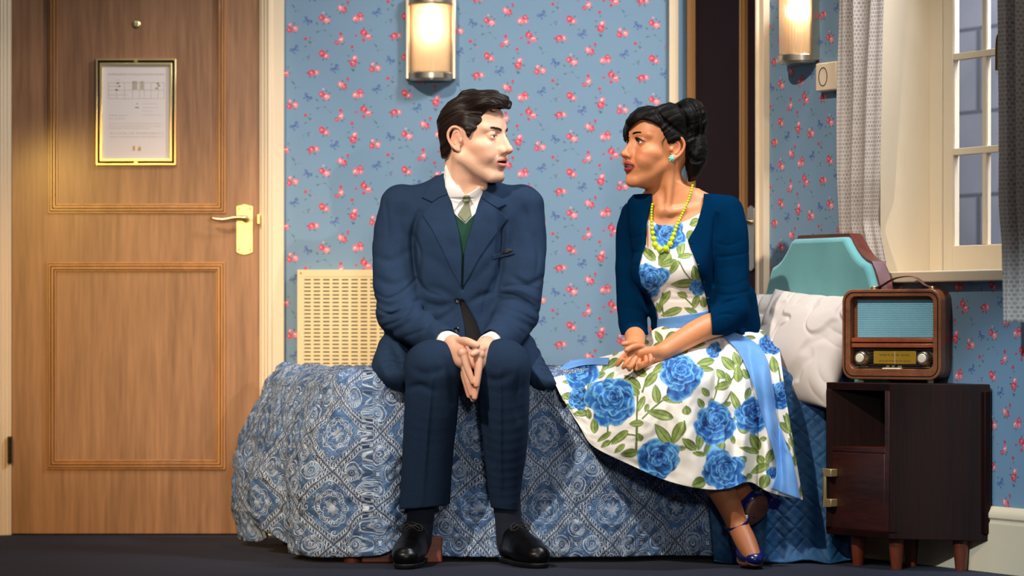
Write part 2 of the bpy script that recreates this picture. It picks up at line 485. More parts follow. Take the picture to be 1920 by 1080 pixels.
# oblique right wall with a door opening and a window opening
D2A, D2B = wt(1272), wt(1424)                           # door opening
WA, WB, WS, WH = wt(1648), wt(1648) + 0.69, 0.826, 2.12     # window opening
LEN = 2.75
b = MB(WM)
b.box(-.1, D2A, 0, .2, 0, WTOP); b.box(D2A, D2B, 0, .2, 2.05, WTOP); b.box(D2B, WA, 0, .2, 0, WTOP)
b.box(WA, WB, 0, .2, 0, WS); b.box(WA, WB, 0, .2, WH, WTOP); b.box(WB, LEN, 0, .2, 0, WTOP)
paper_print(b, D2B + .03, WA, 0.17, 2.0, D2B - .012, 1.722, lambda x, z, l: (x, -l, z), 1)
paper_print(b, WA, WB, 0.17, WS, D2B - .012, 1.722, lambda x, z, l: (x, -l, z), 1)
paper_print(b, WB, LEN, 0.17, 2.0, D2B - .012, 1.722, lambda x, z, l: (x, -l, z), 1)
tag(b.build('wall_right', [M_paper, M_print], smooth=False, vc=True, recalc=False), kind='structure')

# baseboards
def board_profile(h): return [(0, 0), (-.024, 0), (-.024, h - .045), (-.020, h - .042), (-.020, h - .036), (-.025, h - .030), (-.025, h - .018), (-.018, h - .006), (-.010, h), (0, h)]
b = MB(WM); b.prism(board_profile(.182), D2B + .05, LEN, 'x')
tag(b.build('baseboard_right', M_cream, bevel=.002), kind='structure')
b = MB(); b.prism([(10 + p, z) for p, z in board_profile(.182)], bx(533), C0[0] - .03, 'x')
tag(b.build('baseboard_back', M_cream, bevel=.002), kind='structure')

# ------------------------------------------------------------------ door_1, brown, with its frame
def casing(mb, x0, x1, y, z0, z1, flip=False):
    """stepped upright architrave; the inner side is x1 (or x0 when flip)"""
    w = x1 - x0
    prof = [(0, 0), (0, -.022), (.45, -.022), (.5, -.028), (.62, -.030), (.68, -.024), (.76, -.024), (.8, -.018), (.9, -.018), (.94, -.012), (1, -.012), (1, 0)]
    pts = [((x1 - w * p) if flip else (x0 + w * p), y + q) for p, q in prof]
    mb.prism(pts, z0, z1, 'z')
root = empty('trim_1', (bx(510), 10, 0), None, None); root['kind'] = 'structure'
b = MB(); casing(b, bx(-24), bx(22), 10.0, 0, 2.1); b.build('architrave', M_cream, root, bevel=.001)
b = MB(); casing(b, bx(487), bx(533), 10.0, 0, 2.1, True); b.build('architrave', M_cream, root, bevel=.001)
b = MB(); b.box(bx(-24), bx(533), 9.976, 10.02, 2.05, 2.12); b.build('head_casing', M_cream, root, bevel=.002)

d1 = empty('door_1', (bx(255), 10.0, 0), None, None); d1['kind'] = 'structure'
b = MB(); b.box(bx(22.5), bx(486.5), 9.996, 10.036, .004, 2.045); b.build('door_leaf', M_oak, d1, bevel=.001)
def rect(x0, x1, z0, z1): return [(x0, z0), (x1, z0), (x1, z1), (x0, z1)]
def inset(r, k): return rect(r[0][0] + k, r[1][0] - k, r[0][1] + k, r[2][1] - k)
def moulding(r):
    b = MB()
    for k0, k1, h in ((0, .006, .008), (.006, .0075, .001), (.0075, .014, .014), (.014, .0165, .001), (.0165, .024, .016), (.024, .0255, .002), (.0255, .031, .007)):
        b.ring_prism(inset(r, k0), inset(r, k1), 9.996 - h, 9.998)
    return b
moulding(rect(bx(91), bx(424), bz(400), 1.93)).build('panel_moulding', M_oak_trim, d1, bevel=.0008)
moulding(rect(bx(88), bx(423), bz(880), bz(491))).build('panel_moulding', M_oak_trim, d1, bevel=.0008)
b = MB(); b.lathe([(.0001, 0), (.013, 0), (.0135, .002), (.010, .004), (.006, .0045), (.0001, .004)], 24, T=Matrix.Translation((bx(256), 9.996, bz(46))) @ Matrix.Rotation(PI / 2, 4, 'X'))
tag(b.build('peephole', M_brass, d1), 'round brass peephole')
cx, cz = bx(459), bz(430)
pl = [(-.027, -.074), (-.014, -.080), (0, -.083), (.014, -.080), (.027, -.074), (.027, .074), (.014, .078), (0, .082), (-.014, .078), (-.027, .074)]
b = MB(); b.prism([(cx + x, cz + z) for x, z in pl], 9.991, 9.997); plate = b.build('handle_plate', M_brass, d1, bevel=.0015)
for x in (-.018, .018):
    for z in (-.066, .066):
        b = MB(); b.sphere((cx + x, 9.9905, cz + z), (.0028, .001, .0028), 10, 6); b.build('screw', M_dark_metal, plate)
hz = bz(411)
b = MB()
b.lathe([(.0001, .0), (.012, 0), (.012, .008), (.008, .012), (.007, .04), (.0001, .042)], 18, T=Matrix.Translation((cx + .004, 9.992, hz)) @ Matrix.Rotation(PI / 2, 4, 'X'))
pts = spline([(cx + .008, 9.955, hz), (cx - .005, 9.948, hz + .004), (cx - .03, 9.946, hz + .003), (cx - .07, 9.948, hz - .003), (cx - .098, 9.952, hz + .001), (cx - .103, 9.955, hz + .004)], 22)
b.tube(pts, list(np.interp(np.linspace(0, 1, 22), [0, .15, .3, .7, .92, 1], [.009, .0085, .006, .0062, .0055, .003])), 12)
b.build('door_handle', M_brass, d1)
b = MB(); b.box(bx(483), bx(489), 9.968, 9.992, bz(421), bz(402)); b.build('latch', M_brass, d1, bevel=.002)
b = MB(); b.box(bx(17), bx(23), 9.968, 9.99, bz(868), bz(818))
for k in range(4): b.tube([(bx(20.5), 9.966, bz(868) + .021 * k), (bx(20.5), 9.966, bz(868) + .021 * k + .018)], .0055, 10)
b.build('hinge', M_dark_metal, d1)

M_plum.node_tree.nodes['Principled BSDF'].inputs['Specular IOR Level'].default_value = 0.15
# ------------------------------------------------------------------ evacuation notice on the door
M_paperw = mat('notice_paper', srgb(226, 214, 208), 0.55)
M_ink = mat('faded_ink', srgb(196, 182, 172), 0.8); M_ink2 = mat('olive_ink', srgb(150, 142, 96), 0.8); M_ink3 = mat('ochre_ink', srgb(196, 150, 80), 0.8)
sg = empty('notice_frame', (bx(255), 9.99, bz(310)), 'framed white evacuation notice hung on the brown door', 'sign')
outer = rect(bx(181), bx(331), bz(310), bz(111))
b = MB(); b.ring_prism(outer, inset(outer, .0055), 9.980, 9.996); b.build('outer_frame', M_brass, sg, bevel=.001)
b = MB(); b.prism(inset(outer, .0055), 9.9935, 9.9965); b.build('backing', M_dark_metal, sg)
inn = inset(outer, .0125)
b = MB(); b.ring_prism(inn, inset(inn, .0075), 9.980, 9.994); b.build('inner_frame', M_brass, sg, bevel=.001)
for z in (bz(114.5), bz(306.5)):
    b = MB(); b.box(bx(253), bx(259), 9.9805, 9.994, z - .005, z + .005); b.build('clip', M_brass, sg)
b = MB(); b.prism(inset(inn, .0075), 9.990, 9.9935); paper = b.build('notice_sheet', M_paperw, sg)
def text(name, s, x, z, size, m, parent, align='LEFT', y=9.9895, width=None):
    c = bpy.data.curves.new(name, 'FONT'); c.body = s; c.size = size; c.align_x = align; c.align_y = 'CENTER'
    t = bpy.data.objects.new(name, c)
    COL.objects.link(t); t.rotation_euler = (PI / 2, 0, 0)
    t.location = Vector((x, y, z))
    dg = bpy.context.evaluated_depsgraph_get(); dg.update()
    me = bpy.data.meshes.new_from_object(t.evaluated_get(dg)); bpy.data.objects.remove(t)
    v = np.array([p.co[:] for p in me.vertices])
    if width and len(v):
        k = width / (v[:, 0].max() - v[:, 0].min()); v[:, 0] *= k
    R = np.array(((1, 0, 0), (0, 0, -1), (0, 1, 0)))
    w = v @ R.T + np.array((x, y, z))
    return w, [list(p.vertices) for p in me.polygons]
def sheet_text(name, lines, m):
    V, Fs = [], []
    for s, px, py, size, al, wd in lines:
        w, f = text(name, s, bx(px), bz(py), size, m, paper, al, width=wd)
        Fs += [[i + len(V) for i in q] for q in f]; V += [tuple(p) for p in w]
    return link_mesh(name, V, Fs, m, paper, smooth=False)
sheet_text('heading', [('EMERGENCY EVACUATION PLAN', 256, 140, .0085, 'CENTER', .180)], mat('brown_ink', srgb(192, 172, 152), .8))
b = MB()
def bar(x0, y0, x1, y1, mi=0): b.box(bx(x0), bx(x1), 9.9893, 9.9899, bz(y1), bz(y0), mi)
for x in (204, 219, 234, 249, 262, 271, 284, 297, 308): bar(x, 155, x + .7, 185)
for y in (155, 169, 185): bar(204, y, 309, y + .7)
bar(204, 162, 219, 162.7); bar(204, 178, 240, 178.6); bar(219, 150, 226, 150.6)
for x0, x1 in ((249, 258), (264, 270)):
    for y in np.arange(153, 168, 2): bar(x0, y, x1, y + .9, 1)
for x, y in ((220, 155), (222, 161), (217, 168), (294, 156), (292, 165), (296, 160)): bar(x, y, x + 5, y + 2.4, 1)
bar(254, 201, 261, 203, 1); bar(257, 194, 259, 196, 1)
b.build('floor_plan', [M_ink, M_ink2], paper, smooth=False)
sheet_text('legend', [('Fire alarm call point', 269, 195, .0045, 'LEFT', .045), ('Emergency exit route', 269, 202, .0045, 'LEFT', .05), ('Fire hose', 269, 208.5, .0045, 'LEFT', .03), ('Fire extinguisher point', 269, 216, .0045, 'LEFT', .058)], M_ink)
sheet_text('small_print', [('FIRE EXIT', 205, 217, .0062, 'LEFT', .062), ('ROOM', 205, 223, .0045, 'LEFT', .05),
    ('In the event of a fire leave the building by the nearest available exit', 205, 232, .0042, 'LEFT', .175),
    ('Do not stop to collect personal belongings. Do not use the lifts', 205, 237, .0042, 'LEFT', .168), ('Close all doors behind you', 205, 241, .0042, 'LEFT', .13),
    ('IN CASE OF EMERGENCY', 206, 250.5, .0072, 'LEFT', .176), ('LEAVE THE BUILDING BY THE NEAREST EXIT', 206, 257, .0052, 'LEFT', .176)], M_ink)
b = MB(); bar(250, 274, 253.5, 283); b.prism([(bx(259), bz(283)), (bx(265), bz(283)), (bx(264), bz(273.5)), (bx(260), bz(278))], 9.9893, 9.9899)
b.build('emblem', M_ink3, paper, smooth=False)

# ------------------------------------------------------------------ door_2, dark, in the right wall
root = empty('trim_2', (C0[0] + .3, 9.8, 0), None, None); root['kind'] = 'structure'
b = MB(WM); casing(b, .0, D2A, 0, 0, 2.1); b.build('architrave', M_cream, root, bevel=.001)
b = MB(WM); casing(b, D2B, D2B + .058, 0, 0, 2.1, True); b.build('architrave', M_cream, root, bevel=.001)
b = MB(WM); b.box(0, D2B + .058, -.024, .02, 2.05, 2.12); b.build('head_casing', M_cream, root)
d2 = empty('door_2', (C0[0] + .14, 9.73, 0), None, None); d2['kind'] = 'structure'
b = MB(WM); b.box(D2A, D2B, .03, .07, .004, 2.05); b.build('door_leaf', M_plum, d2)
def gilt(t0, t1, z0, z1):
    b = MB(WM); r = rect(t0, t1, z0, z1)
    for k0, k1, h in ((0, .009, .012), (.009, .018, .02), (.018, .028, .010)): b.ring_prism(inset(r, k0), inset(r, k1), .03 - h, .032)
    return b
g0, g1 = wt(1299, -.03) - .012, wt(1402, -.03)
gilt(g0, g1, bz(400) - .03, 1.95).build('panel_moulding', M_gilt, d2)
gilt(g0, g1, .2, .86).build('panel_moulding', M_gilt, d2)
hp = wt(1411, -.03); hz2 = 1.0
b = MB(WM); b.prism([(hp + x * .8, hz2 - .05 + z * 1.25) for x, z in pl], .022, .031); b.build('handle_plate', M_steel, d2, bevel=.002)
b = MB(WM); b.tube([(hp, .025, hz2), (hp, -.02, hz2)], .009, 12); b.tube(spline([(hp, -.018, hz2), (hp - .03, -.022, hz2 + .002), (hp - .09, -.018, hz2 - .002)], 10), [.008] * 5 + [.0065] * 5, 10)
b.build('door_handle', M_steel, d2)

# ------------------------------------------------------------------ window_1 with deep cream reveal
w1 = empty('window_1', (C0[0] + .65, 9.0, WS), None, None); w1['kind'] = 'structure'
RV = .17
b = MB(WM); b.box(WA - .002, WA + .012, -.003, .21, WS, WH); b.box(WB - .012, WB + .002, -.003, .21, WS, WH); b.box(WA, WB, -.003, .21, WH - .012, WH + .002)
b.build('reveal', M_cream2, w1)
b = MB(WM); b.box(WA - .03, WB + .04, -.035, .21, WS - .026, WS + .006); b.build('window_sill', M_cream2, w1, bevel=.004)
y0 = RV; fa = WA + .012
b = MB(WM)
b.box(fa, fa + .062, y0, y0 + .04, WS, WH); b.box(WB - .075, WB - .012, y0, y0 + .04, WS, WH); b.box(fa, WB - .012, y0, y0 + .04, WH - .06, WH)
b.build('window_frame', M_cream2, w1, bevel=.002)
ca, cb = fa + .064, WB - .077
gz = [.909, 1.180, 1.455, 1.730, 2.03]
b = MB(WM)
b.box(ca, ca + .048, y0 + .002, y0 + .028, WS + .004, WH - .06); b.box(cb - .048, cb, y0 + .002, y0 + .028, WS + .004, WH - .06)
b.box(ca, cb, y0 + .0025, y0 + .0275, WS + .004, gz[0]); b.box(ca, cb, y0 + .0025, y0 + .0275, gz[4], WH - .06)
b.build('casement', M_cream2, w1, bevel=.003)
ga, gb = ca + .048, cb - .048
mid = [ga + (gb - ga) * k / 3 for k in (1, 2)]
b = MB(WM)
for m_ in mid: b.box(m_ - .009, m_ + .009, y0 + .004, y0 + .024, gz[0], gz[4])
for z in gz[1:4]: b.box(ga, gb, y0 + .003, y0 + .0245, z - .010, z + .010)
b.build('glazing_bar', M_cream2, w1, bevel=.002)
M_glass = mat('window_glass', (1, 1, 1), 0.02)
M_glass.node_tree.nodes['Principled BSDF'].inputs['Transmission Weight'].default_value = 1.0
M_glass.node_tree.nodes['Principled BSDF'].inputs['IOR'].default_value = 1.12
xs = [ga] + mid + [gb]
for i in range(3):
    for j in range(4):
        b = MB(WM); b.box(xs[i] + .004, xs[i + 1] - .004, y0 + .0085, y0 + .0115, gz[j] + .003, gz[j + 1] - .003); b.build('pane', M_glass, w1, smooth=False)
b = MB(WM)
hx = wt(1868, -y0 + .05)
b.tube(spline([(hx + .07, y0 + .002, 1.50), (hx + .07, y0 - .04, 1.505), (hx + .04, y0 - .045, 1.505), (hx + .012, y0 - .045, 1.495), (hx + .002, y0 - .045, 1.475), (hx, y0 - .045, 1.42), (hx, y0 - .045, 1.395)], 26), .0075, 12)
b.build('window_handle', M_bronze, w1)
# pale stone wall across the alley outside the window
def build_stone():
    x, y, z = sep(coord('Object'))
    row = efloor(z * 3.6); xx = x * 1.9 + row * 0.5
    g = emin(emin(efrac(z * 3.6), 1.0 - efrac(z * 3.6)) * 0.5, emin(efrac(xx), 1.0 - efrac(xx)))
    n = noise(coord('Object'), 5, 4)
    c = mixc(n, srgb(150, 150, 160), srgb(196, 194, 202))
    return dict(color=mixc(lt(g, 0.012, 0.01), c, srgb(118, 118, 128)), bump=(g, 0.2, 0.01))
b = MB(WM); b.box(-.6, 4.2, 1.05, 1.15, 0, 3.2)
tag(b.build('wall_outside', mat('pale_stone', rough=.85, build=build_stone)), kind='structure')
_p = WM @ Vector((2.2, .3, 2.9)); _q = WM @ Vector((1.4, 1.05, 1.3))
area('added_backdrop_light', _p, _q, 230, (0.92, 0.95, 1.0), 1.6, .3)  # added lamp, itself unseen, to brighten the stone wall behind the glass

# ------------------------------------------------------------------ wall lamps
def build_shade():
    return dict(color=comb(1.0, 0.86, 0.68))
M_shade = mat('ribbed_glass', srgb(255, 236, 212), 0.38)
_b = M_shade.node_tree.nodes['Principled BSDF']; _b.inputs['Transmission Weight'].default_value = 0.92; _b.inputs['IOR'].default_value = 1.2
M_bulb = bpy.data.materials.new('lit_bulb'); M_bulb.use_nodes = True
_b = M_bulb.node_tree.nodes['Principled BSDF']; _b.inputs['Emission Color'].default_value = (1.0, 0.80, 0.55, 1); _b.inputs['Emission Strength'].default_value = 30
M_backplate = mat('lamp_back_plate', srgb(235, 226, 210), 0.35)
def wall_lamp(X, loc, label):
    r = empty('wall_lamp', loc, label, 'lamp', 'half round wall lamps')
    W, H = .0655, .225
    b = MB(X); b.box(-.072, .072, -.012, 0, -.01, H + .01); b.build('back_plate', M_backplate, r, bevel=.002)
    for s in (-1, 1):
        b = MB(X); b.box(s * .0755 - .0055, s * .0755 + .0055, -.028, 0, -.018, H + .02); b.build('side_rail', M_steel, r, bevel=.002)
    for z0, z1 in ((-.020, .002), (H - .002, H + .020)):
        b = MB(X)
        pol = [(-.072, 0)] + [(-.072 * math.cos(a), -.012 - .072 * math.sin(a)) for a in np.linspace(0, PI, 25)] + [(.072, 0)]
        b.prism(pol, z0, z1, 'z')
        pol2 = [(x * .93, y * .93) for x, y in pol]; b.prism(pol2, z0 - .004, z1 + .004, 'z')
        b.build('end_cap', M_steel, r, bevel=.003)
    n = 180; V, Fs = [], []
    for ring in range(2):
        for i in range(n + 1):
            a = PI * i / n; rr = W + (.0016 * abs(math.sin(a * 22)) if ring == 0 else -.0035)
            for z in (.002, H - .002): V.append((-rr * math.cos(a), -.012 - rr * math.sin(a), z))
    q = 2 * (n + 1)
    for i in range(n):
        Fs.append((2 * i, 2 * i + 1, 2 * i + 3, 2 * i + 2)); Fs.append((q + 2 * i, q + 2 * i + 2, q + 2 * i + 3, q + 2 * i + 1))
        Fs.append((2 * i, 2 * i + 2, q + 2 * i + 2, q + 2 * i)); Fs.append((2 * i + 1, q + 2 * i + 1, q + 2 * i + 3, 2 * i + 3))
    Fs += [(0, q, q + 1, 1), (2 * n, 2 * n + 1, q + 2 * n + 1, q + 2 * n)]
    b = MB(X); b.add(V, Fs); b.build('lamp_shade', M_shade, r, sharp=50)
    b = MB(X); b.sphere((0, -.042, .135), (.019, .019, .026), 18, 12); b.lathe([(.0001, 0), (.011, 0), (.011, .05), (.0001, .05)], 14, T=Matrix.Translation((0, -.042, .165)))
    b.build('bulb', M_bulb, r)
    return r
zl = bz(139)
wall_lamp(Matrix.Translation((bx(808), 10.0, zl)), (bx(808), 10.0, zl), 'half round ribbed glass wall lamp on the blue papered wall above the seated man')
tl = wt(1519)
_o = WM @ Vector((tl - .03, 0, zl))
wall_lamp(WM @ Matrix.Translation((tl - .03, 0, zl)), _o, 'half round ribbed glass wall lamp on the wall beside the dark door')

# call unit on the right wall
tc = wt(1561); zc = wz(1556, 145)
r = empty('wall_sounder', WM @ Vector((tc, 0, zc - .05)), 'small square cream alarm unit with a ring on the wall beside the curtain', 'alarm')
b = MB(WM); b.box(tc - .046, tc + .062, -.030, 0, zc - .042, zc + .042); b.build('housing', M_cream, r, bevel=.004)
b = MB(WM)
b.tube([(tc - .006 + .022 * math.cos(a), -.0302, zc + .027 * math.sin(a)) for a in np.linspace(0, 2 * PI, 40, endpoint=False)], .0014, 8, True)
b.build('ring', M_dark_metal, r)

# ------------------------------------------------------------------ heater grille on the back wall
M_grille = painted('cream_grille_paint', srgb(218, 198, 152), 0.45, 0.02)
r = empty('heater_grille', (bx(655), 10.0, bz(790)), 'cream slotted heater grille on the wall behind the bed', 'grille')
x0, x1, z0, z1 = bx(559), bx(755), bz(790), bz(506)
b = MB()
b.ring_prism(rect(x0, x1, z0, z1), inset(rect(x0, x1, z0, z1), .022), 9.962, 9.999)
sx0, sx1, sz0, sz1 = x0 + .022, x1 - .022, z0 + .022, z1 - .022
nc = 10; pw = (sx1 - sx0 + .009) / nc
for i in range(1, nc): b.box(sx0 + i * pw - .009, sx0 + i * pw, 9.9630, 9.9685, sz0, sz1)
pr = .01225; nr = int((sz1 - sz0) / pr)
for j in range(nr + 1):
    zz = sz1 - j * pr - .0085; b.box(sx0 - .002, sx1 + .002, 9.9635, 9.969, max(zz, sz0), zz + .0085)
b.build('slotted_front', M_grille, r, smooth=False)
b = MB(); b.box(sx0 - .002, sx1 + .002, 9.985, 9.995, sz0 - .002, sz1 + .002); b.build('dark_interior', M_black, r)
for x in (x0 + .011, x1 - .011):
    for z in (z0 + .011, z1 - .011):
        b = MB(); b.sphere((x, 9.962, z), (.0035, .0015, .0035), 10, 6); b.build('screw', M_gilt, r)
# ------------------------------------------------------------------ bed: frame, mattress, headboard
FL, FR, BR, BL = np.array([-.50, 8.84]), np.array([.945, 8.93]), np.array([.68, 9.45]), np.array([-.745, 9.62])
M_mahog = wood('mahogany', srgb(46, 14, 10), srgb(112, 42, 26), 7, (1, 1, .08), .3, .4, .08)
M_redwood = wood('bed_rail_wood', srgb(70, 26, 16), srgb(136, 64, 40), 8, (.1, 1, 1), .5)
M_tick = painted('mattress_ticking', srgb(214, 208, 196), .8)
bed = empty('single_bed', (.15, 9.2, 0), 'single bed with a teal upholstered headboard in a mahogany rim', 'bed')
def quad_poly(k):
    c = (FL + FR + BR + BL) / 4
    return [tuple(c + (p - c) * k) for p in (FL, FR, BR, BL)]
b = MB(); b.prism(quad_poly(.985), .17, .29, 'z'); b.build('bed_frame', M_redwood, bed, bevel=.006)
b = MB(); b.prism(quad_poly(.97), .29, .525, 'z'); b.build('mattress', M_tick, bed, bevel=.04, seg=4)
c = (FL + FR + BR + BL) / 4
for p in (FL, FR, BR, BL):
    q = c + (p - c) * .93
    b = MB(); b.lathe([(.0001, 0), (.024, 0), (.034, .172), (.0001, .172)], 18, T=Matrix.Translation((q[0], q[1], 0))); b.build('leg', M_redwood, bed)
# runner of the bed base showing under the quilt hem
b = MB(); b.box(-.43, -.20, 8.835, 8.86, .0, .075); b.build('foot_board', M_redwood, bed, bevel=.004)

HN = .055                                               # headboard's back, in front of the wall
rim = [(1500, 441), (1548, 439), (1598, 437.5), (1605, 449), (1612, 463), (1622, 477), (1632, 486), (1641, 490), (1647, 503), (1653, 520), (1659, 545), (1669, 600), (1682, 700), (1682, 980)]
padr = [(1500, 449), (1545, 446), (1587, 444), (1593, 457), (1600, 470), (1609, 483), (1618, 491), (1627, 496), (1632, 510), (1637, 528), (1642, 548), (1650, 600), (1662, 700), (1662, 760)]
def hb(pts, n): return [(wt(x, n), wz(x, y, n)) for x, y in pts]
R_ = hb(rim, HN + .035); tm = wt(1550, HN + .035)
right = [p for p in R_ if p[0] > tm]
outl = right + [(2 * tm - x, z) for x, z in right[::-1]]
PR = hb(padr, HN + .06); rp = [p for p in PR if p[0] > tm]
pad = rp + [(2 * tm - x, z) for x, z in rp[::-1]]
# keep the far side clear of the wall frame
b = MB(WM); b.prism(outl, -(HN + .028), -HN, 'y'); hbd = b.build('headboard', M_mahog, bed, bevel=.006, seg=3)
pin = [(tm + (x - tm) * .93, .0 + z * .985) for x, z in outl]
b = MB(WM); n_ = len(outl); b.ring_prism(outl, [(tm + (x - tm) * .95, z - (.018 if z > .7 else 0)) for x, z in outl], -(HN + .046), -(HN + .02)); b.build('headboard_rim', M_mahog, bed, bevel=.006, seg=3)
def build_velvet():
    n = noise(coord('Object'), 7, 4)
    return dict(color=mixc(n, srgb(72, 136, 140), srgb(104, 170, 172)), bump=(noise(coord('Object'), 400, 2), .15, .001))
b = MB(WM); b.prism(pad, -(HN + .068), -(HN + .015), 'y'); b.build('headboard_pad', mat('teal_velvet', rough=.85, sheen=.3, build=build_velvet), bed, bevel=.014, seg=4)

# ------------------------------------------------------------------ quilt with its printed pattern
def build_quilt():
    n = E.nt.nodes.new('ShaderNodeUVMap'); u, v, _ = sep(E(n.outputs[0]))
    wob = noise(comb(u, v, 0.0), 7, 3)
    u0 = u + (wob - .5) * .045; v0 = v + (noise(comb(v, u, 3.0), 7, 3) - .5) * .045
    S = 1 / .19
    A = (u0 + v0 * .9) * S; B = (u0 - v0 * .9) * S
    ia, ib = efloor(A), efloor(B)
    fa, fb = efrac(A) - .5, efrac(B) - .5
    par = emod(ia + ib, 2.0)
    soft = .014
    r = esqrt(fa * fa + fb * fb); th = eatan2(fa, fb)
    m = emax(eabs(fa), eabs(fb)); k = emin(eabs(fa), eabs(fb))
    # flower medallion
    fl = line(r - (.105 + .030 * ecos(th * 8)), .006, soft)
    fl = emax(fl, line(r - (.045 + .012 * ecos(th * 8)), .007, soft))
    fl = emax(fl, line(r - (.19 + .035 * eabs(ecos(th * 4))), .007, soft))
    tick = lt(.2, esin(th * 44), .5) * lt(.235, r, .01) * lt(r, .275, .01)
    fl = emax(fl, tick * .9)
    fl = emax(fl, line(r - (.30 + .02 * ecos(th * 8)), .006, soft))
    petals = lt(r, .1 + .03 * ecos(th * 8), .02) * lt(.5, eabs(esin(th * 12)), .4) * .75
    fl = emax(fl, petals)
    # star and teardrops
    st = emax(eabs(fa), eabs(fb)) + emin(eabs(fa), eabs(fb)) * 1.9
    s1 = emax(line(st - .20, .008, soft), line(st - .13, .007, soft))
    s1 = emax(s1, lt(st, .06, .02))
    dx, dy = eabs(fa) - .23, eabs(fb) - .23
    rd = esqrt(dx * dx + dy * dy); td = eatan2(dx, dy)
    tear = rd * (1.0 + .35 * ecos(td + .8))
    s1 = emax(s1, emax(line(tear - .12, .006, soft), line(tear - .075, .005, soft)))
    s1 = emax(s1, lt(.1, esin(td * 22), .5) * lt(.085, tear, .01) * lt(tear, .108, .01))
    s1 = emax(s1, line(tear - .03, .007, soft))
    spiral = lt(.45, esin(td * 1 + rd * 95), .35) * lt(.13, tear, .01) * lt(rd, .19, .02)
    s1 = emax(s1, spiral * .8)
    pat = fl + par * (s1 - fl)
    # beaded bands along the lattice
    along = emax(eabs(fa), eabs(fb))
    band = lt(.405, m, .008)
    bead = lt(.1, esin((fa + fb) * 2 * PI * 15), .6) * lt(.425, m, .01) * lt(m, .462, .01)
    bead2 = lt(.3, esin((fa - fb) * 2 * PI * 24), .6) * lt(.474, m, .006) * lt(m, .492, .006)
    bl = emax(emax(line(m - .408, .006, .01), line(m - .468, .005, .01)), emax(bead, bead2 * .8))
    # scrolls in the corners of the cells
    cxq, cyq = eabs(fa) - .33, eabs(fb) - .33
    rc = esqrt(cxq * cxq + cyq * cyq); tc_ = eatan2(cxq, cyq)
    scr = lt(.55, esin(tc_ + rc * 120), .35) * lt(rc, .07, .01)
    pat = emax(emax(pat * lt(m, .40, .01), scr * .9), bl)
    # small scrolls and dots scattered between
    vv_ = noise(comb(u, v, 9.0), 30, 2) * 14.0
    sc1 = line(efrac(vv_) - .5, .10, .10) * lt(.5, noise(comb(u, v, 2.0), 22, 2), .12)
    dots = lt(voronoi(comb(u, v, 0.0), 120), .22, .12) * lt(.47, noise(comb(u, v, 5.0), 16, 2), .08)
    pat = emax(pat, emax(sc1 * .55, dots * .6) * (1.0 - bl) * lt(m, .41, .02))
    brk = noise(comb(u, v, 0.0), 60, 3)
    pat = pat * eclamp(brk * 2.6 - .55)
    wash = noise(comb(u, v, 1.0), 12, 4)
    base = mixc(eclamp((wash - .3) * 2.2), srgb(34, 58, 98), srgb(80, 120, 168))
    base = mixc(band * (1.0 - bl) * .75, base, srgb(34, 48, 78))
    col = mixc(eclamp(pat), base, srgb(196, 208, 220))
    q1 = eabs(efrac((u + v) / .078) - .5); q2 = eabs(efrac((u - v) / .078) - .5)
    seam = emin(q1, q2)
    col = mixc(lt(seam, .02, .02) * .55, col, srgb(28, 44, 74))
    h = eclamp(seam * 4.0)
    return dict(color=col, bump=(h + noise(comb(u, v, 0.0), 140, 3) * .35, .55, .006))
M_quilt = mat('printed_quilt', rough=.85, build=build_quilt)
def build_coverlet():
    n = E.nt.nodes.new('ShaderNodeUVMap'); u, v, _ = sep(E(n.outputs[0]))
    w = noise(comb(u, v, 0.0), 8, 3)
    q1 = eabs(efrac((u * .9 + v) / .062) - .5); q2 = eabs(efrac((u * .9 - v) / .062) - .5)
    seam = emin(q1, q2)
    col = mixc(w, srgb(10, 52, 92), srgb(24, 88, 136))
    col = mixc(lt(seam, .02, .03) * .6, col, srgb(8, 36, 66))
    return dict(color=col, bump=(eclamp(seam * 6.0) + w * .4, .5, .004))
M_coverlet = mat('plain_blue_quilt', rough=.7, build=build_coverlet)

def arc(p, q, n): return [p + (q - p) * t for t in np.linspace(0, 1, n)]
# perimeter: along the front from right to left, round the corner, back along the foot end
NS, NT, ND = 460, 60, 150
front_dir = (FL - FR) / np.linalg.norm(FL - FR); end_dir = (BL - FL) / np.linalg.norm(BL - FL)
rc = .10
lf, le = np.linalg.norm(FL - FR) - rc, np.linalg.norm(BL - FL) - rc
la = rc * PI / 2
S_ = np.linspace(0, lf + la + le, NS)
nf_ = np.array([front_dir[1], -front_dir[0]]);  nf_ = nf_ if nf_[1] < 0 else -nf_
ne_ = np.array([end_dir[1], -end_dir[0]]); ne_ = ne_ if ne_[0] < 0 else -ne_
edge = np.zeros((NS, 2)); outn = np.zeros((NS, 2))
cc = FL - front_dir * rc + end_dir * rc
for i, s in enumerate(S_):
    if s < lf: edge[i] = FR + front_dir * s; outn[i] = nf_
    elif s < lf + la:
        a = (s - lf) / la; d = nf_ * math.cos(a * PI / 2) + ne_ * math.sin(a * PI / 2); d /= np.linalg.norm(d); edge[i] = cc + d * rc; outn[i] = d
    else: edge[i] = FL + end_dir * (rc + s - lf - la); outn[i] = ne_
inner = np.where((S_ < lf + la / 2)[:, None], BR + (BL + (BR - BL) * .35 - BR) * (S_ / (lf + la / 2))[:, None], BL + (BR - BL) * .35 * (1 - (S_ - lf - la / 2) / (le + la / 2))[:, None])
QTOP = .548
er = .055
Vq = np.zeros((NS, NT + ND, 3)); UVq = np.zeros((NS, NT + ND, 2))
drop = QTOP - er + er * PI / 2
e01 = smoothstep(lf - .03, lf + la + .26, S_)           # 0 on the front, 1 on the foot end
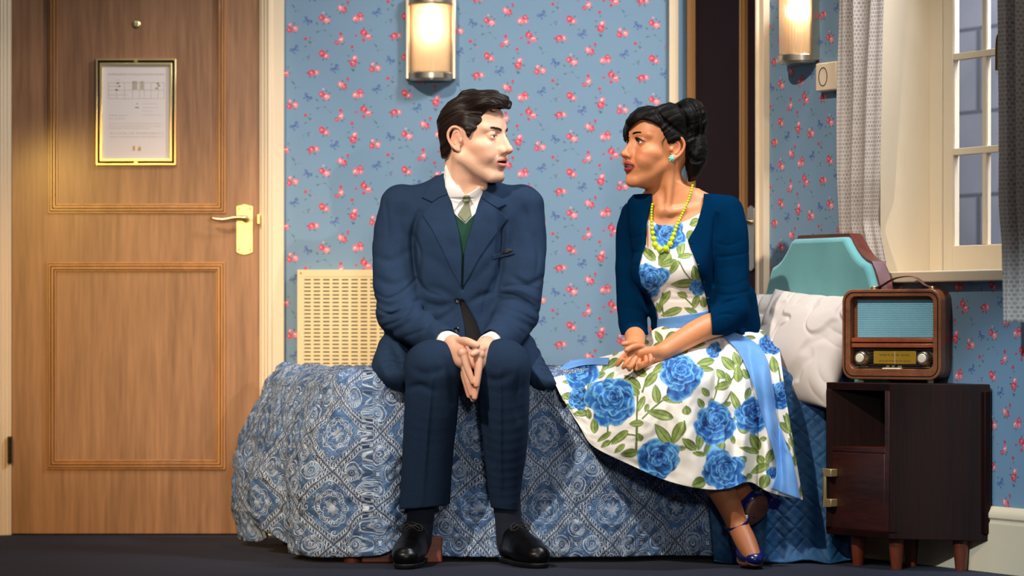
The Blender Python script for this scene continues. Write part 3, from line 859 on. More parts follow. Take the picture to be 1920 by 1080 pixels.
for i, s in enumerate(S_):
    n_ = outn[i]
    t = np.linspace(0, 1, NT, endpoint=False)
    L = np.linalg.norm(edge[i] - n_ * er - inner[i])
    Vq[i, :NT, :2] = inner[i] + (edge[i] - n_ * er - inner[i]) * t[:, None]
    Vq[i, :NT, 2] = QTOP + .006 * np.sin(t * 9 + s * 5) - .012 * smoothstep(.5, .0, t)
    UVq[i, :NT, 0] = s; UVq[i, :NT, 1] = -L * (1 - t)
    hem = .016 + .035 * math.exp(-((s - (lf - .10)) / .07) ** 2) + .07 * math.exp(-((s - (lf + la + .34)) / .10) ** 2)
    ell = np.linspace(0, drop - hem, ND)
    a = np.clip(ell / er, 0, PI / 2)
    z = np.where(ell < er * PI / 2, QTOP - er + er * np.cos(a), QTOP - er - (ell - er * PI / 2))
    out = -er + er * np.sin(a)
    dn = np.clip((QTOP - z) / QTOP, 0, 1)
    shape = np.interp(dn, [0, .03, .1, .2, .36, .54, .8, 1], [0, .05, .20, .45, .78, 1.0, .97, .86])
    A = .026 * (1 - e01[i]) + .125 * e01[i]
    # hanging folds: broad ones on the front, a deep crease at the corner
    fold = .016 * math.sin(s * 9.0 + .5) + .010 * math.sin(s * 21 + 1.0) + .05 * math.exp(-((s - (lf - .035)) / .045) ** 2) - .045 * math.exp(-((s - (lf - .15)) / .05) ** 2)
    fold += .035 * math.exp(-((s - (lf + la + .33)) / .06) ** 2) - .03 * math.exp(-((s - (lf + la + .2)) / .06) ** 2)
    out = out + A * shape + fold * smoothstep(.08, .75, dn)
    Vq[i, NT:, :2] = edge[i] + n_ * out[:, None]
    Vq[i, NT:, 2] = z
    UVq[i, NT:, 0] = s; UVq[i, NT:, 1] = ell
# puckers of the quilting
nrm = np.cross(np.gradient(Vq, axis=0), np.gradient(Vq, axis=1)); nrm /= np.linalg.norm(nrm, axis=2, keepdims=True) + 1e-9
nrm *= np.sign((nrm[..., :2] * outn[:, None, :]).sum(2, keepdims=True) + nrm[..., 2:3] * .8)
uu, vv = UVq[..., 0], UVq[..., 1]
puff = np.minimum(np.abs(np.sin(PI * (uu + vv) / .078)), np.abs(np.sin(PI * (uu - vv) / .078))) ** .6
wr = vnoise(np.stack([uu * 7, vv * 11, uu * 0 + 2], -1)) * .009 + vnoise(np.stack([uu * 22, vv * 26, uu * 0 + 5], -1)) * .004
_dg = (uu * .5 + vv); wr += -.010 * np.abs(vnoise(np.stack([uu * 5 - vv * 2.5, _dg * 2.2, uu * 0 + 8], -1))) ** .5 * smoothstep(0, .15, vv)
Vq += nrm * (puff * .006 + wr)[..., None]
Vq[..., 2] = np.maximum(Vq[..., 2], .006)
q = link_mesh('quilt', Vq.reshape(-1, 3), grid_faces(NS, NT + ND), M_quilt, uv=UVq.reshape(-1, 2))
sm = q.modifiers.new('thickness', 'SOLIDIFY'); sm.thickness = .006; sm.offset = -1
tag(q, 'blue paisley printed quilt draped over the bed to the floor', 'quilt')

# plain blue coverlet hanging over the front at the pillow end
NU, NV = 150, 190
u = np.linspace(.53, .985, NU); Vc = np.zeros((NU, NV, 3)); UVc = np.zeros((NU, NV, 2))
for i, x in enumerate(u):
    ye = FR[1] + (x - FR[0]) * (front_dir[1] / front_dir[0]) - .014
    ell = np.linspace(-.3, drop + .035, NV)
    a = np.clip(ell / er, 0, PI / 2)
    z = np.where(ell < 0, QTOP + .018, np.where(ell < er * PI / 2, QTOP + .018 - er + er * np.cos(a), QTOP + .018 - er - (ell - er * PI / 2)))
    out = np.where(ell < 0, -er + ell, -er + er * np.sin(a))
    dn = np.clip((QTOP - z) / QTOP, 0, 1)
    z = np.maximum(z, .008)
    fl_ = .05 * dn ** 1.5 + (.018 * math.sin(x * 30) + .012 * math.sin(x * 57 + 1)) * smoothstep(.1, .9, dn) + .03 * smoothstep(drop - .03, drop + .035, ell)
    sh = -.10 * smoothstep(.55, .53, np.full(NV, x)) * 0
    Vc[i, :, 0] = x - .11 * smoothstep(.1, 1, dn) * (1 - (x - .53) / .455) ** 1.0 * -0.4
    Vc[i, :, 1] = ye - out - fl_ - .030
    Vc[i, :, 2] = z + .004 * math.sin(x * 40) * (ell > drop - .05)
    UVc[i, :, 0] = x; UVc[i, :, 1] = ell
puff = np.minimum(np.abs(np.sin(PI * (UVc[..., 0] * .9 + UVc[..., 1]) / .062)), np.abs(np.sin(PI * (UVc[..., 0] * .9 - UVc[..., 1]) / .062))) ** .6
Vc[..., 1] -= puff * .0028 + vnoise(np.stack([UVc[..., 0] * 14, UVc[..., 1] * 12, UVc[..., 0] * 0], -1)) * .008
q = link_mesh('coverlet', Vc.reshape(-1, 3), grid_faces(NU, NV), M_coverlet, uv=UVc.reshape(-1, 2))
sm = q.modifiers.new('thickness', 'SOLIDIFY'); sm.thickness = .005; sm.offset = 0
tag(q, 'plain deep blue diamond-stitched coverlet hanging below the white pillow', 'bedspread')

# ------------------------------------------------------------------ pillows
M_pillow = mat('white_cotton', srgb(232, 220, 212), .85, build=lambda: dict(color=mixc(noise(coord('Object'), 6, 4), srgb(182, 171, 164), srgb(200, 190, 183)), bump=(noise(coord('Object'), 300, 2), .1, .001)))
def pillow(name, c, xa, ya, W, H, T, seed, label, wr=.010, sag=0.0):
    xa = np.array(xa, float); xa /= np.linalg.norm(xa); ya = np.array(ya, float); ya -= xa * (ya @ xa); ya /= np.linalg.norm(ya); na = np.cross(xa, ya)
    nu, nv = 130, 110
    a, bb = np.meshgrid(np.linspace(-1, 1, nu), np.linspace(-1, 1, nv), indexing='ij')
    V, Fs = [], []
    for sgn in (1, -1):
        th = T * ((1 - np.abs(a) ** 2.6) * (1 - np.abs(bb) ** 2.6)) ** .55
        x = a * W * (1 - .07 * (1 - bb ** 2)); y = bb * H * (1 - .07 * (1 - a ** 2))
        q = np.stack([a * 2.2 + seed, bb * 2.0, np.full_like(a, seed * 1.7 + sgn)], -1)
        rid = np.abs(vnoise(q * np.array([1.2, .6, 1]) + .5 * vnoise(q * 1.5)[..., None]))
        rad = np.abs(np.sin(np.arctan2(bb, a) * 9 + 3 * vnoise(q))) ** .5 * smoothstep(.35, 1, np.maximum(np.abs(a), np.abs(bb)))
        th = th * (1 + .16 * vnoise(q * .6)) - wr * (1 - smoothstep(0, .22, rid)) * smoothstep(0, .3, th / T) - .006 * (1 - rad) * smoothstep(.4, .9, np.maximum(np.abs(a), np.abs(bb))) * smoothstep(0, .25, th / T)
        Pn = np.asarray(c) + xa * x[..., None] + ya * y[..., None] + na * (sgn * np.maximum(th, 0.0))[..., None]
        Pn[..., 2] -= sag * (a ** 2) * W
        base = len(V); V += list(Pn.reshape(-1, 3)); f = grid_faces(nu, nv) + base
        Fs.append(f if sgn > 0 else f[:, ::-1])
    o = link_mesh(name, np.array(V), np.concatenate(Fs), M_pillow)
    bm = bmesh.new(); bm.from_mesh(o.data); bmesh.ops.remove_doubles(bm, verts=bm.verts, dist=2e-4); bmesh.ops.recalc_face_normals(bm, faces=bm.faces); bm.to_mesh(o.data); bm.free()
    tag(o, label, 'pillow', 'pillows by the headboard')
    return o
pillow('pillow', P(1503, 652, 8.975), (.64, -.74, -.06), (.40, .22, .9), .195, .180, .075, 3, 'white pillow drooping over the bed edge beside the radio', .007)
pillow('pillow', P(1440, 622, 9.20), (.62, -.75, 0), (.5, .3, .8), .22, .14, .07, 8, 'shaded pillow behind the seated woman against the headboard', .011)

# ------------------------------------------------------------------ curtains
def build_lace():
    n = E.nt.nodes.new('ShaderNodeUVMap'); u, v, _ = sep(E(n.outputs[0]))
    S = 1 / .013
    y = v * S / .866; row = efloor(y); x = u * S + emod(row, 2.0) * .5
    fx, fy = efrac(x) - .5, efrac(y) - .5
    r = emax(eabs(fy) * 1.02, eabs(fx) * .9 + eabs(fy) * .45)
    hexl = lt(r, .37, .12)
    n2 = noise(comb(u, v, 0.0), 30, 3)
    return dict(color=mixc(hexl * eclamp(n2 * 1.4), srgb(188, 178, 170), srgb(138, 128, 122)), bump=(hexl, .2, .002))
def lace(name): return mat(name, rough=.9, build=build_lace)
M_lace = lace('grey_lace')
def curtain(name, rows, label, m, nfold, amp, seed):
    """rows: list of (z, t_left, t_right, n) down the cloth"""
    rows = np.array(rows, float); NZ, NX = 160, 170
    zz = np.linspace(rows[0, 0], rows[-1, 0], NZ)
    o_ = rows[:, 0].argsort()
    tl_, tr_, nn = (np.interp(zz, rows[o_, 0], rows[o_, k]) for k in (1, 2, 3))
    w = np.linspace(0, 1, NX)
    V = np.zeros((NZ, NX, 3)); UV = np.zeros((NZ, NX, 2))
    for i in range(NZ):
        ph = nfold * 2 * PI * w + .5 * math.sin(zz[i] * 3) + seed
        nz = vnoise(np.stack([w * 6 + seed, np.full(NX, zz[i] * 3.0), np.full(NX, seed)], -1))
        n_ = nn[i] + amp * np.sin(ph) + .35 * amp * np.sin(2.3 * ph + 1) + .008 * nz
        t = tl_[i] + (tr_[i] - tl_[i]) * w + .3 * amp * np.cos(ph) * np.sin(w * PI)
        V[i, :, 0] = C0[0] + t * WD[0] + n_ * WN[0]; V[i, :, 1] = C0[1] + t * WD[1] + n_ * WN[1]; V[i, :, 2] = zz[i]
        UV[i, :, 0] = w * (tr_[0] - tl_[0]) * 1.9; UV[i, :, 1] = zz[i]
    o = link_mesh(name, V.reshape(-1, 3), grid_faces(NZ, NX), m, uv=UV.reshape(-1, 2))
    s = o.modifiers.new('thickness', 'SOLIDIFY'); s.thickness = .0018; s.offset = 0
    tag(o, label, 'curtain', 'lace curtains at the window')
    return o
nL = .042
curtain('curtain', [(2.1, wt(1578, nL), wt(1662, nL), nL), (1.5, wt(1577, nL), wt(1650, nL), nL), (1.1, wt(1575, nL), wt(1644, nL), nL), (.98, wt(1574, nL), wt(1636, nL), .034), (.86, wt(1576, nL), wt(1648, nL), .028), (.62, wt(1578, nL), wt(1650, nL), .028)],
        'pale grey lace curtain hanging left of the window behind the headboard', M_lace, 2.6, .011, 1.3)
nR = .15
curtain('curtain', [(2.1, wt(1872, nR), wt(1990, nR), nR), (1.35, wt(1878, nR), wt(1990, nR), nR), (1.0, wt(1884, nR), wt(1990, nR), nR), (.9, wt(1889, nR), wt(1995, nR), nR), (.687, wt(1889, nR), wt(1995, nR), nR)],
        'shaded grey lace curtain at the right end of the window above the baseboard', M_lace, 3.2, .022, .4)

# ------------------------------------------------------------------ nightstand
M_dkwood_shaded = wood('shaded_stained_pine', srgb(13, 4, 3), srgb(38, 13, 9), 7, (1, 1, .05), .55, .0, .25, .6)  # carcass wood darker: the side's shade is put into its colour
M_dkwood_shaded.node_tree.nodes['Principled BSDF'].inputs['Specular IOR Level'].default_value = 0.12
M_dkwood_h = wood('lit_stained_pine_across', srgb(20, 6, 5), srgb(70, 26, 18), 7, (.09, .09, 1), .45, .05, .25, .6)  # front boards paler: the light falling on them is in the colour
M_dkwood_in = wood('warm_stained_pine', srgb(64, 22, 10), srgb(134, 58, 26), 8, (1, 1, .08), .45, .1, .2, .6)
A_, B_, C_, D_ = np.array([.893, 8.79]), np.array([1.045, 8.57]), np.array([1.312, 8.485]), np.array([1.17, 8.76])
ns = empty('nightstand', (1.1, 8.63, 0), 'dark stained pine nightstand with an open cubby above a small door', 'nightstand')
ZB, ZT = .086, .517
fd = (B_ - A_); fw = np.linalg.norm(fd); fd /= fw; fn = np.array([fd[1], -fd[0]]); fn = fn if fn[0] < 0 else -fn
NM = Matrix(((fd[0], -fn[0], 0, A_[0]), (fd[1], -fn[1], 0, A_[1]), (0, 0, 1, 0), (0, 0, 0, 1)))     # local x across the front, y inwards
th_ = .018; op0, op1 = .335, .492; dz0, dz1 = .104, .322
def lerp2(p, q, k): return p + (q - p) * k
b = MB()
pl4 = [tuple(x) for x in (A_, B_, C_, D_)]
b.prism(pl4, ZT - .02, ZT, 'z'); b.prism(pl4, ZB, ZB + .02, 'z')
def wallp(p, q, off, z0, z1):
    d = (q - p) / np.linalg.norm(q - p); n = np.array([-d[1], d[0]]); ce = (A_ + B_ + C_ + D_) / 4
    if n @ (ce - p) < 0: n = -n
    b.prism([tuple(p), tuple(q), tuple(q + n * off), tuple(p + n * off)], z0, z1, 'z')
wallp(B_, C_, th_, ZB + .02, ZT - .02); wallp(C_, D_, th_, ZB + .02, ZT - .02); wallp(D_, A_, th_, ZB + .02, ZT - .02)
b.build('carcass', M_dkwood_shaded, ns, bevel=.002)
b = MB(NM)
b.box(0, .019, 0, .02, ZB + .02, ZT - .02); b.box(fw - .019, fw, 0, .02, ZB + .02, ZT - .02); b.box(.019, fw - .019, 0, .02, ZB + .02, dz0 - .002); b.box(.019, fw - .019, 0, .02, dz1 + .001, op0)
b.build('front_frame', M_dkwood_h, ns, bevel=.0015)
b = MB()
i0, i1, i2, i3 = A_ + fd * .02 - fn * .02, B_ - fd * .02 - fn * .02, lerp2(B_, C_, .85), lerp2(A_, D_, .85)
b.prism([tuple(p) for p in (i0, i1, i2, i3)], op0 - .012, op0, 'z')
wd = lerp2(C_, B_, .5); 
b.prism([tuple(p) for p in (lerp2(i1, i2, .62), lerp2(i1, i2, .68), lerp2(i0, i3, .68), lerp2(i0, i3, .62))], op0, ZT - .02, 'z')
b.build('shelf', M_dkwood_in, ns)
b = MB(NM); b.box(.022, fw - .022, .002, .018, dz0, dz1); dr = b.build('door', M_dkwood_h, ns, bevel=.002)
b = MB(NM)
hx0 = .012
b.box(hx0, hx0 + .009, -.022, -.014, .165, .272)
for z0, z1 in ((.165, .187), (.25, .272)): b.box(hx0, hx0 + .034, -.022, .003, z0, z1)
tag(b.build('handle', mat('aged_brass', srgb(206, 184, 134), .38, .7), dr, bevel=.002), 'pale brass bracket handle')
for p in (lerp2(A_, B_, .30) - fn * .05, B_ - fd * .02 - fn * .045, lerp2(B_, C_, .78) + np.array([-.012, .05]), lerp2(D_, A_, .2) + np.array([.01, -.05])):
    b = MB(); b.lathe([(.0001, 0), (.0155, 0), (.0235, ZB + .002), (.0001, ZB + .002)], 20, T=Matrix.Translation((p[0], p[1], 0))); b.build('leg', M_dkwood_in, ns)

# ------------------------------------------------------------------ radio
M_walnut = wood('walnut_veneer', srgb(92, 50, 30), srgb(156, 96, 60), 9, (.09, 1, 1), .38, .2, .08)
M_walnut_shaded = wood('walnut_veneer_shaded', srgb(74, 38, 24), srgb(120, 70, 44), 9, (1, 1, .09), .4, .2, .08)  # darker copy of the veneer, with the side's shade in its colour
M_cherry = wood('cherry_strip', srgb(128, 58, 34), srgb(176, 92, 56), 9, (.09, 1, 1), .35, .2)
M_ivory = mat('ivory_plastic', srgb(236, 226, 204), .35)
M_panel = mat('black_lacquer', srgb(16, 14, 12), .3)
M_dial = mat('dial_plate', srgb(176, 142, 40), .4, 0.2)
def build_mesh_cloth():
    x, y, z = sep(coord('Object'))
    # the front is turned: measure along the face
    k = x * math.cos(RA) - y * math.sin(RA)
    p = .0052
    row = efloor(z / p); fx = efrac(k / p + emod(row, 2.0) * .5) - .5; fz = efrac(z / p) - .5
    hole = lt(esqrt(fx * fx + fz * fz), .27, .12)
    n = noise(coord('Object'), 14, 3)
    return dict(color=mixc(hole, mixc(n, srgb(120, 190, 216), srgb(160, 218, 236)), srgb(36, 92, 124)), bump=(1.0 - hole, .5, .002))
RA = math.radians(33)
fr0 = P(1579, 712, 8.78)                                # front bottom left corner
RW, RH, RD = .306, .254, .175
rz = .526
RM = Matrix.Translation((fr0[0], fr0[1], rz)) @ Matrix.Rotation(-RA, 4, 'Z')
rad = empty('table_radio', (fr0[0] + .12, fr0[1] - .02, rz), 'walnut cased vintage radio with a blue speaker front on the nightstand', 'radio')
def rrect(x0, x1, z0, z1, r, n=9):
    o = []
    for cx_, cz_, a0 in ((x1 - r, z1 - r, 0), (x0 + r, z1 - r, 90), (x0 + r, z0 + r, 180), (x1 - r, z0 + r, 270)):
        for a in np.linspace(a0, a0 + 90, n): o.append((cx_ + r * math.cos(math.radians(a)), cz_ + r * math.sin(math.radians(a))))
    return o
b = MB(RM)
b.ring_prism(rrect(0, RW, 0, RH, .035), rrect(.024, RW - .024, .030, RH - .020, .018), 0, .03, 0)
b.prism(rrect(0, RW, 0, RH, .035), .03, RD, 'y', 1)
b.build('case', [M_walnut, M_walnut_shaded], rad, bevel=.002)
b = MB(RM); b.ring_prism(rrect(.0075, RW - .0075, .0075, RH - .0075, .029), rrect(.0105, RW - .0105, .0105, RH - .0105, .026), -.0006, .002); b.build('inlay_line', M_panel, rad)
b = MB(RM); b.box(.024, RW - .024, .0285, .032, .115, RH - .02); b.build('front_board', M_walnut, rad)
b = MB(RM); b.box(.036, RW - .026, .0245, .0295, .118, RH - .030); b.build('speaker_grille', mat('blue_speaker_mesh', rough=.6, build=build_mesh_cloth), rad, bevel=.001)
b = MB(RM); b.box(.026, RW - .024, .006, .03, .105, .1165); b.box(.026, RW - .024, .006, .03, .090, .1015); b.build('cross_bar', M_cherry, rad, bevel=.0015)
b = MB(RM); b.box(.030, RW - .026, .02, .031, .028, .091); pan = b.build('dial_panel', M_panel, rad)
b = MB(RM)
for z in (.034, .041, .05, .058, .066, .074, .084): b.box(.032, RW - .028, .0190, .0201, z, z + .0007)
b.build('pinstripe', M_steel, pan)
b = MB(RM); b.box(.090, .222, .0175, .0202, .044, .080); b.build('tuning_scale', M_dial, rad, bevel=.0008)
V, Fs = [], []
def rtext(s, x, z, size, al='CENTER', y=.0171):
    w, f = text('t', s, 0, 0, size, None, None, al, y=0)
    w = [RM @ Vector((p[0] + x, y, p[2] + z)) for p in w]
    n0 = len(V); V.extend(tuple(p) for p in w); Fs.extend([[i + n0 for i in q] for q in f])
rtext('FM 88  92  96  100  104 MHz', .156, .0685, .0078); rtext('AM 53 60 70 80 100 120 160 kHz', .156, .0515, .0072)
link_mesh('scale_numbers', V, Fs, mat('scale_ink', srgb(70, 50, 14), .7), pan, smooth=False)
_mi = mat('ivory_ink', srgb(226, 214, 170), .6)
for nm, jobs in (('volume_lettering', [('VOLUME', .060, .0350, .0066)]), ('tuning_lettering', [('TUNING', .252, .0350, .0066)]), ('switch_lettering', [('OFF', .134, .0365, .006), ('FM', .151, .0365, .006), ('AUX', .171, .0365, .006)])):
    V, Fs = [], []
    for jb in jobs: rtext(*jb, y=.0188)
    link_mesh(nm, V, Fs, _mi, pan, smooth=False)
b = MB(RM); b.box(.1565, .1575, .0165, .0178, .044, .080); b.build('needle', M_ivory, rad)
for kx in (.057, .250):
    T = Matrix.Translation((kx, .02, .060)) @ Matrix.Rotation(PI / 2, 4, 'X')
    b = MB(RM); b.lathe([(.0001, 0), (.0215, 0), (.0215, .004), (.020, .0065), (.0185, .020), (.0165, .0225), (.0001, .0225)], 30, T=T); k_ = b.build('knob', M_steel, rad)
    b = MB(RM); b.lathe([(.0001, .0222), (.0128, .0222), (.0128, .0235), (.0112, .0255), (.0001, .0262)], 26, T=T); tag(b.build('knob_cap', M_ivory, k_), 'ivory knob face')
b = MB(RM); b.prism([(.118, .0235), (.176, .0235), (.182, .0325), (.124, .0325)], .004, .02); b.build('selector_switch', M_ivory, rad, bevel=.002)
for fx in (.045, RW - .045):
    for fy in (.03, RD - .03):
        b = MB(RM); b.lathe([(.0001, -.009), (.008, -.009), (.009, .001), (.0001, .001)], 16, T=Matrix.Translation((fx, fy, 0))); b.build('foot', M_ivory, rad)
b = MB(RM)
hp_ = spline([(.062, .075, RH + .006), (.085, .075, RH + .010), (.125, .075, RH + .030), (.165, .075, RH + .037), (.195, .075, RH + .033), (.225, .075, RH + .012), (.248, .075, RH + .006)], 30)
b.tube(hp_, .012, 12, flat=.16, up=(0, 0, 1)); b.build('carry_strap', mat('brown_leather', srgb(98, 56, 40), .5), rad)
for sx in (.064, .246):
    b = MB(RM); b.lathe([(.0001, RH - .002), (.0115, RH - .002), (.0115, RH + .006), (.009, RH + .009), (.0001, RH + .009)], 18, T=Matrix.Translation((sx, .075, 0))); b.build('strap_stud', M_brass, rad)
# ------------------------------------------------------------------ sculpting: smooth unions of shapes in a field, then one surface
def smin(a, b, k):
    if k <= 0: return np.minimum(a, b)
    h = np.clip(.5 + .5 * (b - a) / k, 0, 1)
    return b + (a - b) * h - k * h * (1 - h)
def smax(a, b, k): return -smin(-a, -b, k)
def axis(*runs):
    """runs of (start, stop, step)"""
    out = []
    for a, b, s in runs: out.append(np.arange(a, b - s * .3, s))
    return np.unique(np.round(np.concatenate(out + [[runs[-1][1]]]), 6)).astype(np.float32)
def poly_sdf(px, pz, poly):
    """signed distance to a closed polygon, broadcasting px, pz"""
    px, pz = np.broadcast_arrays(px, pz)
    d = np.full(px.shape, 1e9, np.float32); s = np.ones(px.shape, np.float32)
    n = len(poly)
    for i in range(n):
        x0, z0 = poly[i]; x1, z1 = poly[i - 1]
        ex, ez = x1 - x0, z1 - z0; wx, wz = px - x0, pz - z0
        t = np.clip((wx * ex + wz * ez) / (ex * ex + ez * ez + 1e-12), 0, 1)
        d = np.minimum(d, (wx - ex * t) ** 2 + (wz - ez * t) ** 2)
        c1, c2, c3 = pz >= z0, pz < z1, ex * wz > ez * wx
        s = np.where((c1 & c2 & c3) | (~c1 & ~c2 & ~c3), -s, s)
    return s * np.sqrt(d)
class Field:
    def __init__(s, xs, ys, zs):
        s.xs, s.ys, s.zs = (np.asarray(a, np.float32) for a in (xs, ys, zs))
        s.F = np.full((len(s.xs), len(s.ys), len(s.zs)), .5, np.float32)
    @classmethod
    def box(c, lo, hi, h): return c(*[np.arange(lo[i], hi[i] + h, h) for i in range(3)])
    def sl(s, lo, hi):
        r = []
        for a, l, h in zip((s.xs, s.ys, s.zs), lo, hi):
            i, j = np.searchsorted(a, [l, h]); r.append(slice(max(0, i - 1), min(len(a), j + 1)))
        return tuple(r)
    def put(s, lo, hi, fn, k=0.0, mode='add'):
        pad = k * 1.2 + .012
        t = s.sl(np.asarray(lo) - pad, np.asarray(hi) + pad)
        if any(q.stop <= q.start for q in t): return
        X, Y, Z = s.xs[t[0]][:, None, None], s.ys[t[1]][None, :, None], s.zs[t[2]][None, None, :]
        d = fn(X, Y, Z).astype(np.float32)
        A = s.F[t]
        s.F[t] = smin(A, d, k) if mode == 'add' else smax(A, -d, k) if mode == 'cut' else smax(A, d, k) if mode == 'and' else A + d
    def cone(s, a, b, ra, rb, k=.01, flat=None, mode='add'):
        a, b = np.asarray(a, float), np.asarray(b, float); ba = b - a; L2 = ba @ ba + 1e-12; r = max(ra, rb)
        def fn(X, Y, Z):
            px, py, pz = X - a[0], Y - a[1], Z - a[2]
            t = np.clip((px * ba[0] + py * ba[1] + pz * ba[2]) / L2, 0, 1)
            vx, vy, vz = px - t * ba[0], py - t * ba[1], pz - t * ba[2]
            if flat is not None:
                n, f = flat; q = (vx * n[0] + vy * n[1] + vz * n[2]) * (1 / f - 1)
                vx, vy, vz = vx + q * n[0], vy + q * n[1], vz + q * n[2]
            d = np.sqrt(vx * vx + vy * vy + vz * vz) - (ra + (rb - ra) * t)
            return d * (min(1.0, flat[1]) if flat is not None else 1)
        m = 1.0 if flat is None else max(1.0, flat[1])
        s.put(np.minimum(a, b) - r * m, np.maximum(a, b) + r * m, fn, k, mode)
    def chain(s, pts, rad, k=.01, n=0, flat=None, mode='add'):
        pts = np.asarray(pts, float); rad = np.asarray(rad, float)
        if n:
            q = spline(np.column_stack([pts, rad]), n); pts, rad = q[:, :3], q[:, 3]
        lo, hi = pts.min(0) - rad.max() * 1.3, pts.max(0) + rad.max() * 1.3
        def fn(X, Y, Z):
            D = None
            for i in range(len(pts) - 1):
                a, ba = pts[i], pts[i + 1] - pts[i]; L2 = ba @ ba + 1e-12
                px, py, pz = X - a[0], Y - a[1], Z - a[2]
                t = np.clip((px * ba[0] + py * ba[1] + pz * ba[2]) / L2, 0, 1)
                vx, vy, vz = px - t * ba[0], py - t * ba[1], pz - t * ba[2]
                if flat is not None:
                    nn, f = flat; q = (vx * nn[0] + vy * nn[1] + vz * nn[2]) * (1 / f - 1)
                    vx, vy, vz = vx + q * nn[0], vy + q * nn[1], vz + q * nn[2]
                d = np.sqrt(vx * vx + vy * vy + vz * vz) - (rad[i] + (rad[i + 1] - rad[i]) * t)
                D = d if D is None else np.minimum(D, d)
            return D
        s.put(lo, hi, fn, k, mode)
    def ell(s, c, r, R=None, k=.01, mode='add'):
        """ellipsoid; R rows are its axes"""
        c = np.asarray(c, float); r = np.asarray(r, float); R = np.eye(3) if R is None else np.asarray(R, float)
        m = np.abs(R.T) @ r
        def fn(X, Y, Z):
            p = (X - c[0], Y - c[1], Z - c[2])
            q = [(p[0] * R[i, 0] + p[1] * R[i, 1] + p[2] * R[i, 2]) / r[i] for i in range(3)]
            n1 = np.sqrt(q[0] ** 2 + q[1] ** 2 + q[2] ** 2) + 1e-9
            n2 = np.sqrt((q[0] / r[0]) ** 2 + (q[1] / r[1]) ** 2 + (q[2] / r[2]) ** 2) + 1e-9
            return n1 * (n1 - 1) / n2
        s.put(c - m, c + m, fn, k, mode)
    def loft(s, lev, k=.02, mode='add', n=60, grow=0.0, expo=2.3):
        """stack of level ovals (z, cx, cy, half width, half depth)"""
        L = np.asarray(lev, float); L = L[L[:, 0].argsort()]
        zz = np.linspace(L[0, 0], L[-1, 0], 200)
        C = [np.interp(zz, L[:, 0], L[:, i]) for i in range(1, 5)]
        kern = np.ones(13) / 13
        C = [np.convolve(np.pad(c, 6, 'edge'), kern, 'valid') for c in C]
        lo = [(C[0] - C[2]).min(), (C[1] - C[3]).min(), zz[0]]; hi = [(C[0] + C[2]).max(), (C[1] + C[3]).max(), zz[-1]]
        def fn(X, Y, Z):
            cx, cy, a, b = (np.interp(Z, zz, c) for c in C)
            a, b = a + grow, b + grow
            q = (np.abs((X - cx) / a) ** expo + np.abs((Y - cy) / b) ** expo) ** (1 / expo)
            d = (q - 1) * np.minimum(a, b)
            return np.maximum(d, np.maximum(Z - zz[-1] - grow, zz[0] - grow - Z))
        s.put(np.array(lo) - abs(grow), np.array(hi) + abs(grow), fn, k, mode)
    def prism(s, poly, y0, y1, k=.004, mode='cut', round_=0.0):
        """polygon in (x,z) extruded from y0 to y1"""
        p = np.asarray(poly, float); lo = (p[:, 0].min(), y0, p[:, 1].min()); hi = (p[:, 0].max(), y1, p[:, 1].max())
        def fn(X, Y, Z):
            d2 = poly_sdf(X[:, 0, :], Z[0, 0, :][None, :] + 0 * X[:, 0, :], p)[:, None, :] - round_
            return np.maximum(d2, np.maximum(y0 - Y, Y - y1))
        if mode == 'and':
            X, Y, Z = s.xs[:, None, None], s.ys[None, :, None], s.zs[None, None, :]
            s.F = smax(s.F, fn(X, Y, Z).astype(np.float32), k)
        else: s.put(lo, hi, fn, k, mode)
    def fold(s, pts, w, amp, y0=-1e9, y1=1e9):
        """a crease (amp>0) or a ridge (amp<0) along a line of points (x,z), seen from the front"""
        p = spline(np.asarray(pts, float), 4 * len(pts)); R = 2.6 * w
        lo = (p[:, 0].min() - R, max(y0, s.ys[0]), p[:, 1].min() - R); hi = (p[:, 0].max() + R, min(y1, s.ys[-1]), p[:, 1].max() + R)
        def fn(X, Y, Z):
            D = None; n = len(p)
            for i in range(n - 1):
                ex, ez = p[i + 1] - p[i]; t = np.clip(((X - p[i, 0]) * ex + (Z - p[i, 1]) * ez) / (ex * ex + ez * ez + 1e-12), 0, 1)
                d = (X - p[i, 0] - t * ex) ** 2 + (Z - p[i, 1] - t * ez) ** 2
                fade = np.maximum(np.sin(np.clip((i + t) / (n - 1), 0, 1) * PI), 0) ** .6
                q = np.exp(-d / (w * w)) * fade
                D = q if D is None else np.maximum(D, q)
            return amp * D * (smoothstep(y1, y1 - .03, Y) if y1 < 1e8 else 1 + 0 * Y)
        s.put(lo, hi, fn, 0, 'plus')
    def rough(s, amp, freq, seed=0.0, stretch=(1, 1, 1)):
        near = np.abs(s.F) < .03
        i = np.argwhere(near)
        p = np.stack([s.xs[i[:, 0]] * stretch[0], s.ys[i[:, 1]] * stretch[1], s.zs[i[:, 2]] * stretch[2]], 1)
        s.F[near] += amp * vnoise(p * freq + seed)
    def sample(s, X, Y, Z):
        """trilinear value on an open mesh of coordinates"""
        def loc(a, v):
            v = np.clip(v, a[0], a[-1]); i = np.clip(np.searchsorted(a, v) - 1, 0, len(a) - 2); return i, ((v - a[i]) / (a[i + 1] - a[i])).astype(np.float32)
        (i, u), (j, v), (k, w) = loc(s.xs, X), loc(s.ys, Y), loc(s.zs, Z)
        A = s.F
        A = A[i] * (1 - u)[:, None, None] + A[i + 1] * u[:, None, None]
        A = A[:, j] * (1 - v)[None, :, None] + A[:, j + 1] * v[None, :, None]
        return A[:, :, k] * (1 - w) + A[:, :, k + 1] * w
